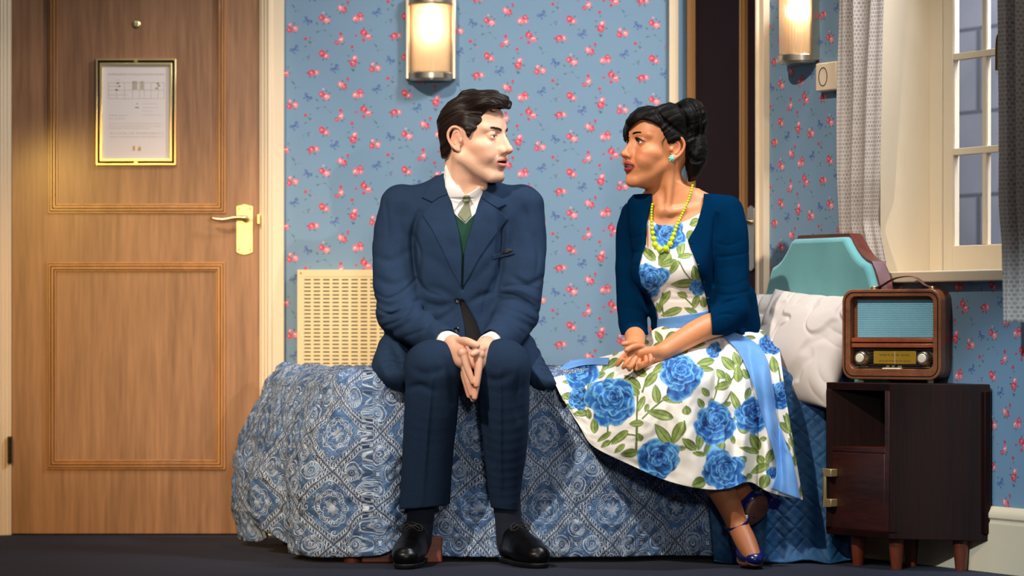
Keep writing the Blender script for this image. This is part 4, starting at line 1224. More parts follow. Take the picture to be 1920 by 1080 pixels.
    def panel(s, poly, y0, y1, h, t_out, t_in=.002, k=.0015, round_=0.0):
        """a thin layer lying on this surface inside a front outline"""
        p = np.asarray(poly, float)
        lo = np.array([p[:, 0].min() - .006, y0, p[:, 1].min() - .006]); hi = np.array([p[:, 0].max() + .006, y1, p[:, 1].max() + .006])
        g = Field.box(lo, hi, h)
        base = s.sample(g.xs, g.ys, g.zs)
        d2 = poly_sdf(g.xs[:, None], g.zs[None, :], p)[:, None, :] - round_
        g.F = smax(smax(base - t_out, -(base + t_in), k), d2, k).astype(np.float32)
        return g
    def mesh(s):
        F, xs, ys, zs = s.F, s.xs, s.ys, s.zs
        F = F.copy(); F[0] = F[-1] = .5; F[:, 0] = F[:, -1] = .5; F[:, :, 0] = F[:, :, -1] = .5
        S = (F < 0)
        c = np.zeros(tuple(n - 1 for n in S.shape), np.uint8)
        off = [(a, b, d) for a in (0, 1) for b in (0, 1) for d in (0, 1)]
        n0, n1, n2 = c.shape
        for a, b, d in off: c += S[a:n0 + a, b:n1 + b, d:n2 + d]
        idx = np.argwhere((c > 0) & (c < 8)); del c
        N = len(idx)
        val = np.stack([F[idx[:, 0] + a, idx[:, 1] + b, idx[:, 2] + d] for a, b, d in off], 1)
        acc = np.zeros((N, 3)); cnt = np.zeros(N)
        for p in range(8):
            for q in range(p + 1, 8):
                dif = np.array(off[q]) - np.array(off[p])
                if np.abs(dif).sum() != 1: continue
                va, vb = val[:, p], val[:, q]; m = (va < 0) != (vb < 0)
                t = np.where(m, va / np.where(m, va - vb, 1), 0)
                acc += np.where(m[:, None], np.array(off[p]) + t[:, None] * dif, 0); cnt += m
        u = acc / cnt[:, None]
        V = np.stack([a[idx[:, i]] + u[:, i] * (a[idx[:, i] + 1] - a[idx[:, i]]) for i, a in enumerate((xs, ys, zs))], 1)
        ids = np.full((n0, n1, n2), -1, np.int32); ids[idx[:, 0], idx[:, 1], idx[:, 2]] = np.arange(N)
        out = []
        for ax in range(3):
            A = [slice(None)] * 3; B = [slice(None)] * 3; A[ax] = slice(0, -1); B[ax] = slice(1, None)
            ch = np.argwhere(S[tuple(A)] != S[tuple(B)])
            o1, o2 = [(1, 2), (2, 0), (0, 1)][ax]
            ok = (ch[:, o1] > 0) & (ch[:, o2] > 0) & (ch[:, o1] < (n0, n1, n2)[o1]) & (ch[:, o2] < (n0, n1, n2)[o2])
            ch = ch[ok]
            fl = S[ch[:, 0], ch[:, 1], ch[:, 2]]
            q = []
            for d1, d2 in ((0, 0), (1, 0), (1, 1), (0, 1)):
                e = ch.copy(); e[:, o1] -= d1; e[:, o2] -= d2; q.append(ids[e[:, 0], e[:, 1], e[:, 2]])
            q = np.stack(q, 1)
            q[~fl] = q[~fl][:, ::-1]
            out.append(q)
        Fc = np.concatenate(out); Fc = Fc[(Fc >= 0).all(1)]
        return V, Fc
    def obj(s, name, mats, parent=None, col=None, origin=None, relax=0):
        V, Fc = s.mesh()
        if relax:
            for _ in range(relax):
                A = np.zeros_like(V); n = np.zeros(len(V))
                for i in range(4):
                    np.add.at(A, Fc[:, i], V[Fc[:, (i + 1) % 4]] + V[Fc[:, i - 1]]); np.add.at(n, Fc[:, i], 2)
                V = V * .5 + .5 * A / np.maximum(n, 1)[:, None]
        return link_mesh(name, V, Fc, mats, parent, col=col(V) if col else None, origin=origin)

class Head:
    """local frame of a head: f forward, s towards the camera side, u up"""
    def __init__(h, c, yaw, pitch, roll, scale, left):
        """yaw away from the camera towards the image's right (left=False) or left; roll turns the face in the picture"""
        sx = -1 if left else 1
        Fv = np.array([sx * math.sin(yaw), -math.cos(yaw), 0]); Sv = np.array([-sx * math.cos(yaw), -math.sin(yaw), 0]); Uv = np.array([0, 0, 1.0])
        Fv, Uv = Fv * math.cos(pitch) + Uv * math.sin(pitch), Uv * math.cos(pitch) - Fv * math.sin(pitch)
        cr, sr = math.cos(roll), math.sin(roll)
        Rr = np.array([[cr, 0, sr], [0, 1, 0], [-sr, 0, cr]])
        h.R = np.stack([Rr @ Fv, Rr @ Sv, Rr @ Uv]); h.c = np.asarray(c, float); h.k = scale
    def w(h, f, s, u): return h.c + h.k * (np.array([f, s, u]) @ h.R)
    def local(h, V): return (V - h.c) @ h.R.T / h.k
    def ell(h, g, p, r, k=.01, mode='add', tilt=0.0):
        R = h.R
        if tilt:
            c, s = math.cos(tilt), math.sin(tilt); R = np.array([[c, 0, s], [0, 1, 0], [-s, 0, c]]) @ h.R
        g.ell(h.w(*p), np.asarray(r) * h.k, R, k * h.k, mode)
    def cone(h, g, a, b, ra, rb, k=.01, mode='add'): g.cone(h.w(*a), h.w(*b), ra * h.k, rb * h.k, k * h.k, mode=mode)
    def chain(h, g, pts, rad, k=.004, n=0, mode='add'): g.chain([h.w(*p) for p in pts], np.asarray(rad) * h.k, k * h.k, n, mode=mode)

def sculpt_head(g, h, fem=False):
    e, c = h.ell, h.cone
    e(g, (-.006, 0, .030), (.096, .076, .095), .01)
    e(g, (.028, 0, .042), (.063, .064, .056), .02)                       # forehead
    e(g, (.028, 0, -.028), (.062, .061 if not fem else .060, .072), .02)  # middle face
    e(g, (.036, 0, -.076), (.054, .047 if not fem else .043, .042), .02)
    e(g, (.0765, 0, -.1015), (.0185, .021 if not fem else .016, .0165), .014)   # chin
    for s in (-1, 1):
        c(g, (.000, s * (.057 if not fem else .049), -.050 if not fem else -.042), (.070, s * (.024 if not fem else .016), -.104 if not fem else -.101), .019 if not fem else .016, .0145 if not fem else .012, .018)   # jaw
        e(g, (.052, s * .047, -.020), (.030, .019, .017), .016)         # cheekbone
        c(g, (.0845, s * .013, .0285), (.066, s * .050, .0300), .0095 if not fem else .0075, .0085, .012)    # brow ridge
        e(g, (.064, s * .036, -.044), (.026, .022, .022), .02)           # cheek
    for s in (-1, 1):
        e(g, (.0985, s * .0325, .0090), (.0185, .0190, .0125), .010, 'cut')
        eb = (.0735, s * .0325, .0085)
        e(g, eb, (.0142, .0150, .0142), .004)                            # lids
        hh = .0034 if not fem else .0054
        e(g, (.089, s * .0325, .0078), (.014, .0128, hh), .0012, 'cut')
        e(g, eb, (.0124,) * 3, .0006)
        # upper-lid fold
        h.chain(g, [(.0800, s * .020, .0145), (.0850, s * .030, .0185), (.0805, s * .041, .0165), (.072, s * .047, .012)], [.002, .0026, .0026, .0018], .003, mode='add')
    # nose
    if fem:
        c(g, (.0885, 0, .014), (.1085, 0, -.025), .0058, .0072, .010)
        e(g, (.1110, 0, -.0305), (.0105, .0105, .0092), .007)
        for s in (-1, 1): e(g, (.0985, s * .0115, -.0340), (.0090, .0062, .0068), .006); c(g, (.084, s * .007, .006), (.092, s * .0095, -.028), .006, .0078, .010)
        c(g, (.109, 0, -.0365), (.096, 0, -.041), .0042, .0048, .005)
    else:
        c(g, (.0890, 0, .020), (.1120, 0, -.022), .0072, .0085, .011)
        e(g, (.1150, 0, -.0285), (.0112, .0112, .0098), .007)
        for s in (-1, 1): e(g, (.1005, s * .0130, -.0330), (.0105, .0074, .0082), .006); c(g, (.085, s * .009, .008), (.094, s * .011, -.026), .008, .010, .011)
        c(g, (.112, 0, -.036), (.097, 0, -.042), .0048, .005, .005)
    for s in (-1, 1): e(g, (.1040, s * .0075, -.0400), (.0052, .0032, .0036), .002, 'cut')
    # mouth
    e(g, (.0775 if not fem else .0755, 0, -.060), (.0225, .031, .026), .014)
    e(g, (.0990, 0, -.0835), (.0065, .020, .0050), .010, 'cut')
    up, lo = (.0052, .0062) if not fem else (.0054, .0064)
    gap = .0028 if not fem else .0036
    h.chain(g, [(.0800, .0300, -.0615), (.0920, .0185, -.0570), (.1005, .0055, -.0545), (.1002, 0, -.0555), (.1005, -.0055, -.0545), (.0920, -.0185, -.0570), (.0800, -.0300, -.0615)],
            [.002, up * .8, up, up * .9, up, up * .8, .002], .004, 21)
    h.chain(g, [(.0800, .0285, -.0630), (.0910, .0165, -.0690), (.0975, 0, -.0712), (.0910, -.0165, -.0690), (.0800, -.0285, -.0630)], [.002, lo * .85, lo, lo * .85, .002], .004, 21)
    e(g, (.100, 0, -.0628), (.026, .0255, gap), .0015, 'cut')
    if fem: e(g, (.0790, 0, -.0605), (.0165, .020, .0050), .001)          # teeth
    for s in (-1, 1):
        h.chain(g, [(.0870, s * .0285, -.044), (.0820, s * .0325, -.054), (.0765, s * .0345, -.064)], [.0010, .0020, .0012], .008, 9, 'cut')     # smile fold
        # ear
        q = s
        e(g, (-.012, q * .0735, -.001), (.0205, .0060, .0300), .005, tilt=-.22)
        h.chain(g, [(.0075, q * .0745, .008), (.0060, q * .0775, .022), (-.0050, q * .0810, .0320), (-.0200, q * .0835, .0305), (-.0310, q * .0845, .0160), (-.0300, q * .0835, -.0010), (-.0220, q * .0810, -.0160), (-.0100, q * .0780, -.0270), (-.0020, q * .0760, -.0310)],
                [.0030, .0036, .0040, .0042, .0042, .0038, .0038, .0050, .0044], .003, 40)
        e(g, (-.0095, q * .0825, -.0030), (.0095, .0058, .0125), .003, 'cut', tilt=-.2)
        h.chain(g, [(-.006, q * .0790, .021), (-.017, q * .0800, .014), (-.0195, q * .0805, .000), (-.013, q * .0795, -.014)], [.0026, .0030, .0030, .0030], .003, 16)
        e(g, (.0045, q * .0770, -.0050), (.0055, .0042, .0065), .003)
        e(g, (-.0045, q * .0775, -.0270), (.0075, .0045, .0080), .004)

def paint_head(L, base, red, lip, fem=False):
    """surface colours of a face from local coordinates"""
    f, s, u = L[:, 0], L[:, 1], L[:, 2]
    C = np.tile(np.array(base), (len(L), 1))
    def mix(m, c): C[:] = C * (1 - m[:, None]) + np.array(c) * m[:, None]
    def bl(c, r): return np.exp(-(((L - np.array(c)) / np.array(r)) ** 2).sum(1))
    a = np.abs(s)
    LA = np.stack([f, a, u], 1)
    def bls(c, r): return np.exp(-(((LA - np.array(c)) / np.array(r)) ** 2).sum(1))
    mix(.45 * bls((.065, .045, -.028), (.03, .022, .022)), red)
    mix(.5 * bls((.115, 0, -.03), (.015, .015, .012)), red)
    mix(.5 * bls((-.012, .084, .005), (.03, .012, .035)), red)
    if not fem:
        st = smoothstep(-.048, -.07, u) * smoothstep(.0, .03, f) * smoothstep(-.135, -.118, u)
        st = np.maximum(st, bl((.1, 0, -.047), (.02, .02, .006)))
        mix(.30 * st * (.7 + .3 * vnoise(L * 420)), (.20, .13, .10))
    # lips
    w = 1 - (a / .0305) ** 2
    uo = -.0625 + (.0125 if not fem else .0145) * np.clip(w, 0, 1) ** .7 * (1 - .18 * np.exp(-(a / .004) ** 2)); lo_ = -.0635 - (.0150 if not fem else .0165) * np.clip(w, 0, 1) ** .8
    m = smoothstep(.0012, -.0006, u - uo) * smoothstep(-.0012, .0006, u - lo_) * (a < .0305) * smoothstep(.073, .077, f)
    mix(m * (.75 if not fem else .97), lip)
    gapm = smoothstep(.0004, -.0006, np.abs(u + .0628) / (.0031 if not fem else .0040) * .003 - .0025) * (a < .0250) * (f > .066) * (f < (.0955 if not fem else .0945))
    mix(gapm, (.06, .015, .012))
    if fem: mix(smoothstep(.0002, -.0002, np.abs(u + .0612) - .0032) * (a < .0185) * (f > .078) * (f < .0958), (.82, .78, .72))
    # eyes
    dx, dy, dz = f - .0735, a - .0325, u - .0085
    r = np.sqrt(dx ** 2 + dy ** 2 + dz ** 2)
    ball = smoothstep(.0136, .0131, r) * (dx > .0) * (np.abs(u - .0078) < (.0050 if not fem else .0060))
    mix(ball, (.72, .68, .64))
    return C, mix, (f, s, u, a, r, ball)

def finger(g, pts, r0, k=.0015):
    n = len(pts); rad = [r0 * q for q in np.interp(np.linspace(0, 1, n), [0, .35, .7, 1], [1.08, 1.0, .92, .80])]
    g.chain(pts, rad, k, 4 * n)
# ------------------------------------------------------------------ seated man in a navy suit
def z3(px, py, d=9.0): return P(px, py, d)
def poly(pts, d=9.0, ox=0, oy=0, k=1.0):
    """outline given in picture positions, laid at distance d, as (x,z)"""
    return [tuple(P(ox + x / k, oy + y / k, d)[[0, 2]]) for x, y in pts]
def lev(rows, d=9.0):
    """rows (py, centre px, half width px, centre distance, half depth)"""
    return [(P(0, y, d)[2], P(c, 0, d)[0], cd, a / F_PX * d, bb) for y, c, a, cd, bb in rows]

MH = Head(P(887, 262, 8.93), math.radians(61), math.radians(-3), math.radians(-2), 1.04, False)
def gp(px, d): return ((px - 960) / F_PX * d, d)
SHOES = [(gp(783, 8.85), gp(757, 8.585)), (gp(950, 8.85), gp(1016, 8.62))]
def man_skin_field():
    g = Field(axis((-.52, -.27, .008), (-.27, .03, .0016), (.03, .20, .008)),
              axis((8.42, 8.53, .008), (8.53, 8.68, .0017), (8.68, 8.78, .005), (8.78, 9.06, .0017), (9.06, 9.24, .008)),
              axis((.0, .44, .010), (.44, .64, .0016), (.64, 1.04, .008), (1.04, 1.42, .0016)))
    h = MH
    sculpt_head(g, h)
    # neck
    nb = P(866, 372, 8.985)
    g.chain([h.w(-.030, 0, -.020), h.w(-.030, 0, -.085), nb], [.052, .056, .064], .022, 8)
    g.cone(h.w(-.012, .052, -.050), P(858, 360, 8.925), .014, .012, .02); g.cone(h.w(-.012, -.052, -.050), P(885, 360, 8.93), .014, .012, .02)
    e_ = h.w(.035, 0, -.128); g.ell(e_, (.010, .010, .012), None, .014)
    # hidden trunk, arms and legs
    g.loft(lev([(365, 866, 90, 8.99, .06), (400, 866, 110, 9.0, .08), (500, 868, 92, 9.01, .09), (600, 868, 92, 9.02, .09), (700, 866, 105, 9.03, .11)]), .03)
    for sh, el, wr in ((P(757, 400, 9.0), P(744, 585, 8.94), P(838, 643, 8.70)), (P(974, 400, 9.0), P(966, 585, 8.92), P(922, 645, 8.70))):
        g.chain([sh, el, wr], [.042, .036, .026], .02)
    for hip, kn, an in ((P(810, 690, 9.03), P(813, 692, 8.66), P(785, 985, 8.82)), (P(915, 690, 9.03), P(942, 690, 8.66), P(956, 985, 8.82))):
        g.chain([hip, kn, an], [.06, .048, .026], .02)
    for (h0, h1), (t0, t1) in SHOES:
        d0 = np.array([t0 - h0, t1 - h1]); hx_ = np.array([h0, h1])
        q0, q1, q2 = hx_ + d0 * .13, hx_ + d0 * .2, hx_ + d0 * .75
        g.chain([(q0[0], q0[1], .12), (q0[0], q0[1], .05), (q1[0], q1[1], .042), (q2[0], q2[1], .034)], [.026, .024, .026, .020], .008)
    # hands: palms together, fingers pointing down between the knees
    for wr, pal, kn, tips, base, r in (
        (P(840, 643, 8.70), P(856, 652, 8.645), None,
         [(886.5, 716, 8.575), (884, 738, 8.592), (880, 742, 8.610), (876, 729, 8.628)],
         [(869, 661, 8.578), (869, 671, 8.594), (868, 678, 8.611), (866, 680, 8.627)], .0102),
        (P(922, 645, 8.70), P(908, 655, 8.645), None,
         [(893.5, 722, 8.572), (890, 745, 8.590), (887, 749, 8.608), (885, 740, 8.626)],
         [(898, 665, 8.578), (897, 674, 8.594), (897, 681, 8.611), (898, 682, 8.627)], .0098)):
        fl = ((1, 0, 0), .8)
        g.chain([wr, pal, P(*base[1]) * .5 + P(*base[2]) * .5], [.0265, .031, .026], .012, 8)
        for i in range(4):
            a, t = P(*base[i]), P(*tips[i])
            g.cone(pal + (a - pal) * .25, a, .016, .0125, .012); g.ell(a + np.array([-.004 if wr[0] < P(880, 0, 8.7)[0] else .004, 0, 0]), (.0105,) * 3, None, .006)
            side = np.array([-.0025 if wr[0] < P(880, 0, 8.7)[0] else .0025, -.002, 0])
            finger(g, [a, a + (t - a) * .40 + side, a + (t - a) * .72 + side * .7, t], r * (1.0, 1.02, .97, .86)[i], .002)
    # thumbs crossing in front
    finger(g, [P(858, 640, 8.635), P(873, 640, 8.590), P(885, 644, 8.570), P(894, 648, 8.566)], .0118, .004)
    finger(g, [P(912, 652, 8.635), P(903, 655, 8.595), P(894, 660, 8.570), P(887, 664, 8.560)], .0112, .004)
    return g
skin_m, skin_r = srgb(228, 178, 148), srgb(212, 128, 104)
def man_col(V):
    L = MH.local(V)
    C, mix, (f, s, u, a, r, ball) = paint_head(L, skin_m, skin_r, srgb(190, 104, 92))
    # looking towards the woman: iris turned along the face
    iris = np.sqrt((a - .0325 - np.where(s > 0, -.0015, .0015)) ** 2 + (u - .0078) ** 2)
    mix(ball * smoothstep(.0068, .0062, iris), srgb(62, 54, 46)); mix(ball * smoothstep(.0034, .0028, iris), (.01, .01, .01))
    lash = smoothstep(.0016, .0004, np.abs(u - (.0128 - ((a - .0325) / .0135) ** 2 * .004))) * (np.abs(a - .0325) < .0135) * (f > .070) * (f < .092)
    mix(lash * .8, (.03, .02, .015))
    hand = (V[:, 2] < .66)
    C[hand] = np.array(skin_m) * (1 - .12) + np.array(skin_r) * .12
    kn = hand & (V[:, 2] < .52)
    C[kn] = C[kn] * .7 + np.array(skin_r) * .3
    C += (vnoise(V * 160)[:, None] * .012 + vnoise(V * 45)[:, None] * .015) * C
    return np.clip(C, 0, 1)
def skin_extra(): return dict(bump=(noise(coord('Object'), 420, 3), .06, .001))
M_skin = vcol('skin', .5, skin_extra, sss=.12)
pm = P(866, 712, 8.9)
man = man_skin_field().obj('person', M_skin, None, man_col, origin=(pm[0], 8.95, .0))
tag(man, 'seated person in a navy suit and green tie, hands pressed together between the knees', 'person', 'people seated on the bed')

# hair, brows
M_hair = None
def build_hair(dark, light, sc):
    def f():
        v = attr('Flow'); n = noise(v, sc, 3, .6)
        return dict(color=mixc(eclamp(n * 1.5 - .35), dark, light), bump=(n, .7, .004))
    return f
def hair_mesh(name, V, Fc, m, parent, flow):
    o = link_mesh(name, V, Fc, m, parent)
    a = o.data.color_attributes.new('Flow', 'FLOAT_COLOR', 'POINT')
    c = np.ones((len(V), 4), np.float32); c[:, :3] = flow; a.data.foreach_set('color', c.ravel())
    return o
def man_hair():
    out = [(148, 340), (144, 300), (164, 240), (213, 185), (278, 150), (318, 102), (380, 80), (450, 66), (500, 74), (540, 98), (562, 122), (610, 142), (652, 163), (672, 195), (662, 240), (640, 236), (600, 226), (545, 232), (498, 246), (462, 268), (452, 300), (430, 340), (404, 372), (380, 402), (357, 438), (344, 420), (334, 390), (318, 365), (295, 351), (265, 356), (248, 385), (243, 430), (240, 480), (234, 528), (210, 557), (174, 552), (163, 480), (155, 420)]
    pl_ = poly(out, 8.90, 780, 140, 3.6)
    c = MH.c
    g = Field.box((c[0] - .135, c[1] - .14, c[2] - .12), (c[0] + .14, c[1] + .13, c[2] + .18), .0016)
    MH.ell(g, (-.016, 0, .036), (.112, .0835, .106), .01)
    MH.ell(g, (.052, .012, .098), (.066, .060, .038), .014)
    MH.ell(g, (-.06, 0, -.035), (.058, .066, .055), .02)
    MH.ell(g, (.016, .074, .022), (.022, .012, .045), .012)
    g.prism(pl_, c[1] - .2, c[1] + .2, .005, 'and')
    # combed locks
    near = np.abs(g.F) < .012; i = np.argwhere(near)
    p = np.stack([g.xs[i[:, 0]], g.ys[i[:, 1]], g.zs[i[:, 2]]], 1); L = MH.local(p)
    fl = man_flow(L)
    g.F[near] += (vnoise(fl * np.array([14, 160, 60])) * .0028 + vnoise(fl * np.array([8, 60, 30]) + 7) * .0034) * smoothstep(-.02, .02, L[:, 2] + .06)
    V, Fc = g.mesh()
    return V, Fc
def man_flow(L):
    """x along the locks, y across them"""
    f, s, u = L[:, 0], L[:, 1], L[:, 2]
    ang = 0.42
    al = -f * np.cos(ang) - u * np.sin(ang); ac = u * np.cos(ang) - f * np.sin(ang) - .9 * np.abs(s - .01)
    return np.stack([al, ac + .25 * vnoise(L * 14) * .05, s], 1)
M_mhair = mat('dark_brown_hair', (.02, .012, .008), .42, build=build_hair(srgb(12, 8, 7), srgb(46, 31, 24), 1.0), spec=.22)
V, Fc = man_hair()
n1 = len(V)
mb = MB(); rs = np.random.RandomState(5)
def strand(mb, pts, r): 
    n = 9; mb.tube(spline(pts, n), list(np.interp(np.linspace(0, 1, n), [0, .5, 1], [r, r, r * .3])), 5)
for k in range(14):                                     # loose locks at the quiff, temple and nape
    t = rs.rand(); a = MH.w(.03 + .05 * rs.rand(), .03 + .03 * rs.rand(), .10 + .02 * rs.rand())
    strand(mb, [a, MH.w(.085 + .01 * rs.rand(), .02 + .03 * rs.rand(), .100 + .02 * rs.rand()), MH.w(.108 + .006 * rs.rand(), .005 + .04 * rs.rand(), .088 + .012 * rs.rand()), MH.w(.110, .0 + .045 * rs.rand(), .078 + .012 * rs.rand())], .0007)
for k in range(7):
    y = rs.rand(); a_ = rs.rand(); strand(mb, [MH.w(.060 + .02 * y, .052 - .02 * y, .088), MH.w(.074 + .012 * y, .050 - .02 * y, .080 - .006 * a_), MH.w(.084 + .012 * y, .042 - .02 * y, .072 + .010 * a_)], .0005)
# brows
for s in (1, -1):
    for k in range(210):
        t = rs.rand(); y = s * (.012 + .036 * t); v = .0245 + .0075 * math.sin(t * 2.2) - .004 * t + (rs.rand() - .5) * .0055
        f0 = .0985 - .0245 * t ** 1.6
        strand(mb, [MH.w(f0 - .001, y, v), MH.w(f0 + .0012 - .002, y + s * .004, v + .0015), MH.w(f0 - .0025, y + s * .008, v + .001)], .00065)
Vs = np.array(mb.v); Fs = np.array([f for f in mb.f if len(f) == 4])
Va = np.concatenate([V, Vs]); Fa = np.concatenate([Fc, Fs + n1])
hair_mesh('hair', Va, Fa, M_mhair, man, man_flow(MH.local(Va)) * np.array([14, 170, 60]))

# suit cloth
def build_navy():
    v = coord('Object'); x, y, z = sep(v)
    n = noise(v, 480, 3, .7); w = noise(v, 5, 3)
    return dict(color=mixc(eclamp(n * .75 + w * .25), srgb(18, 28, 44), srgb(46, 67, 96)), bump=(n, .22, .0015))
M_navy = mat('navy_wool', rough=.95, spec=.1, build=build_navy)
def build_navy2():
    v = coord('Object'); n = noise(v, 480, 3, .7)
    return dict(color=mixc(n, srgb(14, 23, 36), srgb(40, 59, 86)), bump=(n, .2, .0015))
M_navy2 = mat('navy_trouser_wool', rough=.95, spec=.1, build=build_navy2)
M_white = painted('white_shirt_cotton', srgb(236, 232, 228), .75, .02)
M_button = mat('dark_button', srgb(16, 16, 22), .25)

TORSO = [(330, 868, 46, 8.985, .060), (340, 868, 60, 8.99, .066), (350, 867, 92, 8.995, .074), (360, 866, 120, 8.998, .082), (372, 866, 135, 9.0, .090), (400, 867, 128, 9.0, .108), (440, 868, 117, 9.0, .120), (520, 868, 108, 9.005, .122), (580, 868, 107, 9.01, .122), (640, 868, 116, 9.015, .138), (680, 868, 142, 9.02, .150), (712, 868, 160, 9.02, .155)]
jk = Field(axis((-.47, .20, .0030)), axis((8.60, 9.24, .0034)), axis((.46, 1.14, .0030)))
jk.loft(lev(TORSO), .01)
# sleeves
jk.chain([P(755, 388, 9.0), P(741, 440, 8.99), P(737, 505, 8.97), P(745, 588, 8.93)], [.064, .062, .060, .061], .022, 12)
jk.chain([P(745, 588, 8.93), P(790, 618, 8.83), P(834, 641, 8.715)], [.061, .055, .044], .020, 8)
jk.chain([P(979, 388, 9.0), P(984, 440, 8.99), P(982, 505, 8.96), P(968, 590, 8.91)], [.064, .063, .062, .061], .022, 12)
jk.chain([P(968, 590, 8.91), P(948, 622, 8.82), P(925, 643, 8.715)], [.060, .054, .044], .020, 8)
# skirts of the jacket spreading over the bed edge
jk.chain([P(742, 650, 8.97), P(735, 690, 8.90), P(748, 712, 8.81)], [.052, .058, .040], .03, 8, flat=((0, .75, .66), .5))
jk.chain([P(978, 650, 8.97), P(996, 690, 8.90), P(1014, 710, 8.84), P(1030, 720, 8.81)], [.045, .046, .034, .02], .03, 8, flat=((0, .75, .66), .5))
yf = 8.95
def jf(pts, w, amp, y1=8.99): jk.fold(poly(pts), w, amp, y1=y1)
# creases: armpits, elbow folds, pull from the button
jf([(790, 395), (776, 440), (779, 500), (790, 548)], .010, .016)
jf([(938, 395), (941, 440), (938, 500), (928, 545)], .010, .016)
jf([(700, 560), (735, 575), (770, 560)], .010, .008); jf([(712, 600), (752, 585), (790, 560)], .009, .008); jf([(735, 625), (780, 600), (800, 575)], .010, .009)
jf([(705, 520), (740, 535), (772, 520)], .012, .006); jf([(703, 480), (735, 490), (768, 470)], .012, .005)
jf([(960, 520), (990, 535), (1016, 520)], .010, .008); jf([(938, 545), (975, 545), (1014, 565)], .009, -.007); jf([(935, 560), (970, 565), (1012, 590)], .008, .009); jf([(930, 590), (965, 600), (1000, 615)], .010, .007)
jf([(858, 563), (830, 545), (800, 540)], .012, .006); jf([(858, 566), (825, 575), (795, 565)], .010, .007); jf([(862, 570), (830, 598), (805, 600)], .010, .006)
jf([(880, 570), (905, 555), (930, 548)], .010, .006); jf([(800, 480), (830, 500), (850, 530)], .016, .005); jf([(938, 470), (915, 500), (890, 530)], .014, .005)
jf([(735, 640), (750, 670), (765, 705)], .012, .010); jf([(712, 660), (722, 690), (740, 715)], .012, -.006); jf([(1000, 650), (1008, 685), (1025, 712)], .010, .008)
jf([(756, 372), (750, 410), (752, 440)], .010, .004); jf([(975, 372), (985, 410), (988, 440)], .010, .004)
jf([(722, 372), (728, 410), (730, 450)], .006, .003)
jf([(700, 545), (728, 560), (757, 548), (785, 520)], .005, .006); jf([(704, 575), (735, 590), (765, 578)], .005, .006); jf([(720, 612), (755, 600), (778, 575)], .005, .006)
jf([(760, 632), (800, 618), (815, 600)], .005, .005); jf([(778, 440), (790, 475), (786, 520)], .005, .006); jf([(783, 520), (800, 545), (830, 556)], .005, .005)
jf([(940, 540), (975, 536), (1012, 545)], .0045, .005); jf([(938, 552), (968, 556), (1006, 578)], .0045, .006); jf([(945, 578), (975, 588), (1004, 604)], .005, .005); jf([(926, 610), (955, 606), (985, 628)], .005, .005)
jf([(940, 430), (932, 465), (936, 510)], .005, .006); jf([(928, 520), (912, 560), (905, 600)], .006, .005); jf([(1000, 440), (1008, 480), (1004, 520)], .006, .004)
jk.rough(.0038, 13, 2.0); jk.rough(.0020, 30, 5.0)
jk_closed = Field(jk.xs, jk.ys, jk.zs); jk_closed.F = jk.F.copy()
VL = [(834, 305), (843, 360), (851, 396), (860, 433), (866, 478), (867, 545)]; VR = [(869, 545), (870, 474), (882, 433), (897, 381), (910, 343), (914, 318)]
jk.prism(poly(VL + VR + [(900, 290), (850, 290)], 8.92), 8.5, 8.985, .004)
jk.prism(poly([(861, 563), (871, 610), (877, 672), (910, 680), (905, 640), (893, 605), (878, 578), (868, 562)], 8.9), 8.5, 8.985, .004)
jk.prism(poly([(838, 318), (834, 330), (905, 330), (900, 318)], 8.95), 8.9, 9.05, .006)
# hollow cuffs
for a, b in ((P(822, 634, 8.75), P(852, 650, 8.66)), (P(934, 638, 8.75), P(908, 650, 8.66))): jk.cone(a, b, .034, .040, .003, mode='cut')
jacket = jk.obj('jacket', M_navy, man, relax=2)
# lapels, collar, pocket, buttons
def lap(pts): return poly(pts, 8.90, 660, 300, 2.7)
def add_panel(src, pts, name, m, parent, t_out, h=.0016, y0=8.72, y1=8.985, t_in=.001, **k):
    g = src.panel(pts, y0, y1, h, t_out, t_in, **k); return g.obj(name, m, parent)
add_panel(jk_closed, lap([(462, 60), (400, 105), (352, 188), (405, 214), (440, 190), (492, 170), (480, 90)]), 'collar', M_navy, jacket, .0062)
add_panel(jk_closed, lap([(690, 120), (740, 180), (782, 225), (738, 246), (690, 215), (655, 190), (668, 130)]), 'collar', M_navy, jacket, .0062)
add_panel(jk_closed, lap([(490, 172), (440, 192), (405, 217), (354, 277), (400, 345), (452, 445), (500, 550), (552, 645), (556, 480), (540, 362), (514, 262)]), 'lapel', M_navy, jacket, .0055)
add_panel(jk_closed, lap([(655, 192), (690, 217), (738, 249), (790, 296), (742, 362), (690, 430), (640, 505), (595, 590), (563, 640), (568, 470), (600, 360), (638, 225)]), 'lapel', M_navy, jacket, .0055)
add_panel(jk_closed, poly([(923, 478), (964, 468), (966, 476), (925, 487)], 8.90), 'breast_pocket', M_navy, jacket, .0035)
add_panel(jk_closed, poly([(938, 476), (944, 470), (952, 466), (960, 467), (962, 470), (950, 475)], 8.90), 'pocket_square', mat('dark_pocket_square', srgb(30, 24, 22), .7), jacket, .006)
def button_at(field, px, py, r, m, parent, y0=8.7, y1=8.98, name='button'):
    x, z = P(px, py, 8.89)[[0, 2]]
    ys = np.arange(y0, y1, .001); f = field.sample(np.array([x]), ys, np.array([z]))[0, :, 0]
    i = np.argmax(f < 0); y = ys[i]
    b = MB(); b.lathe([(.0001, 0), (r, 0), (r * 1.02, .002), (r * .8, .0036), (r * .55, .0028), (.0001, .0026)], 20, T=Matrix.Translation((x, y + .0005, z)) @ Matrix.Rotation(PI / 2, 4, 'X'))
    return b.build(name, m, parent)
button_at(jk_closed, 857.5, 563.5, .0085, M_button, jacket); button_at(jk_closed, 856, 619, .0085, M_button, jacket)

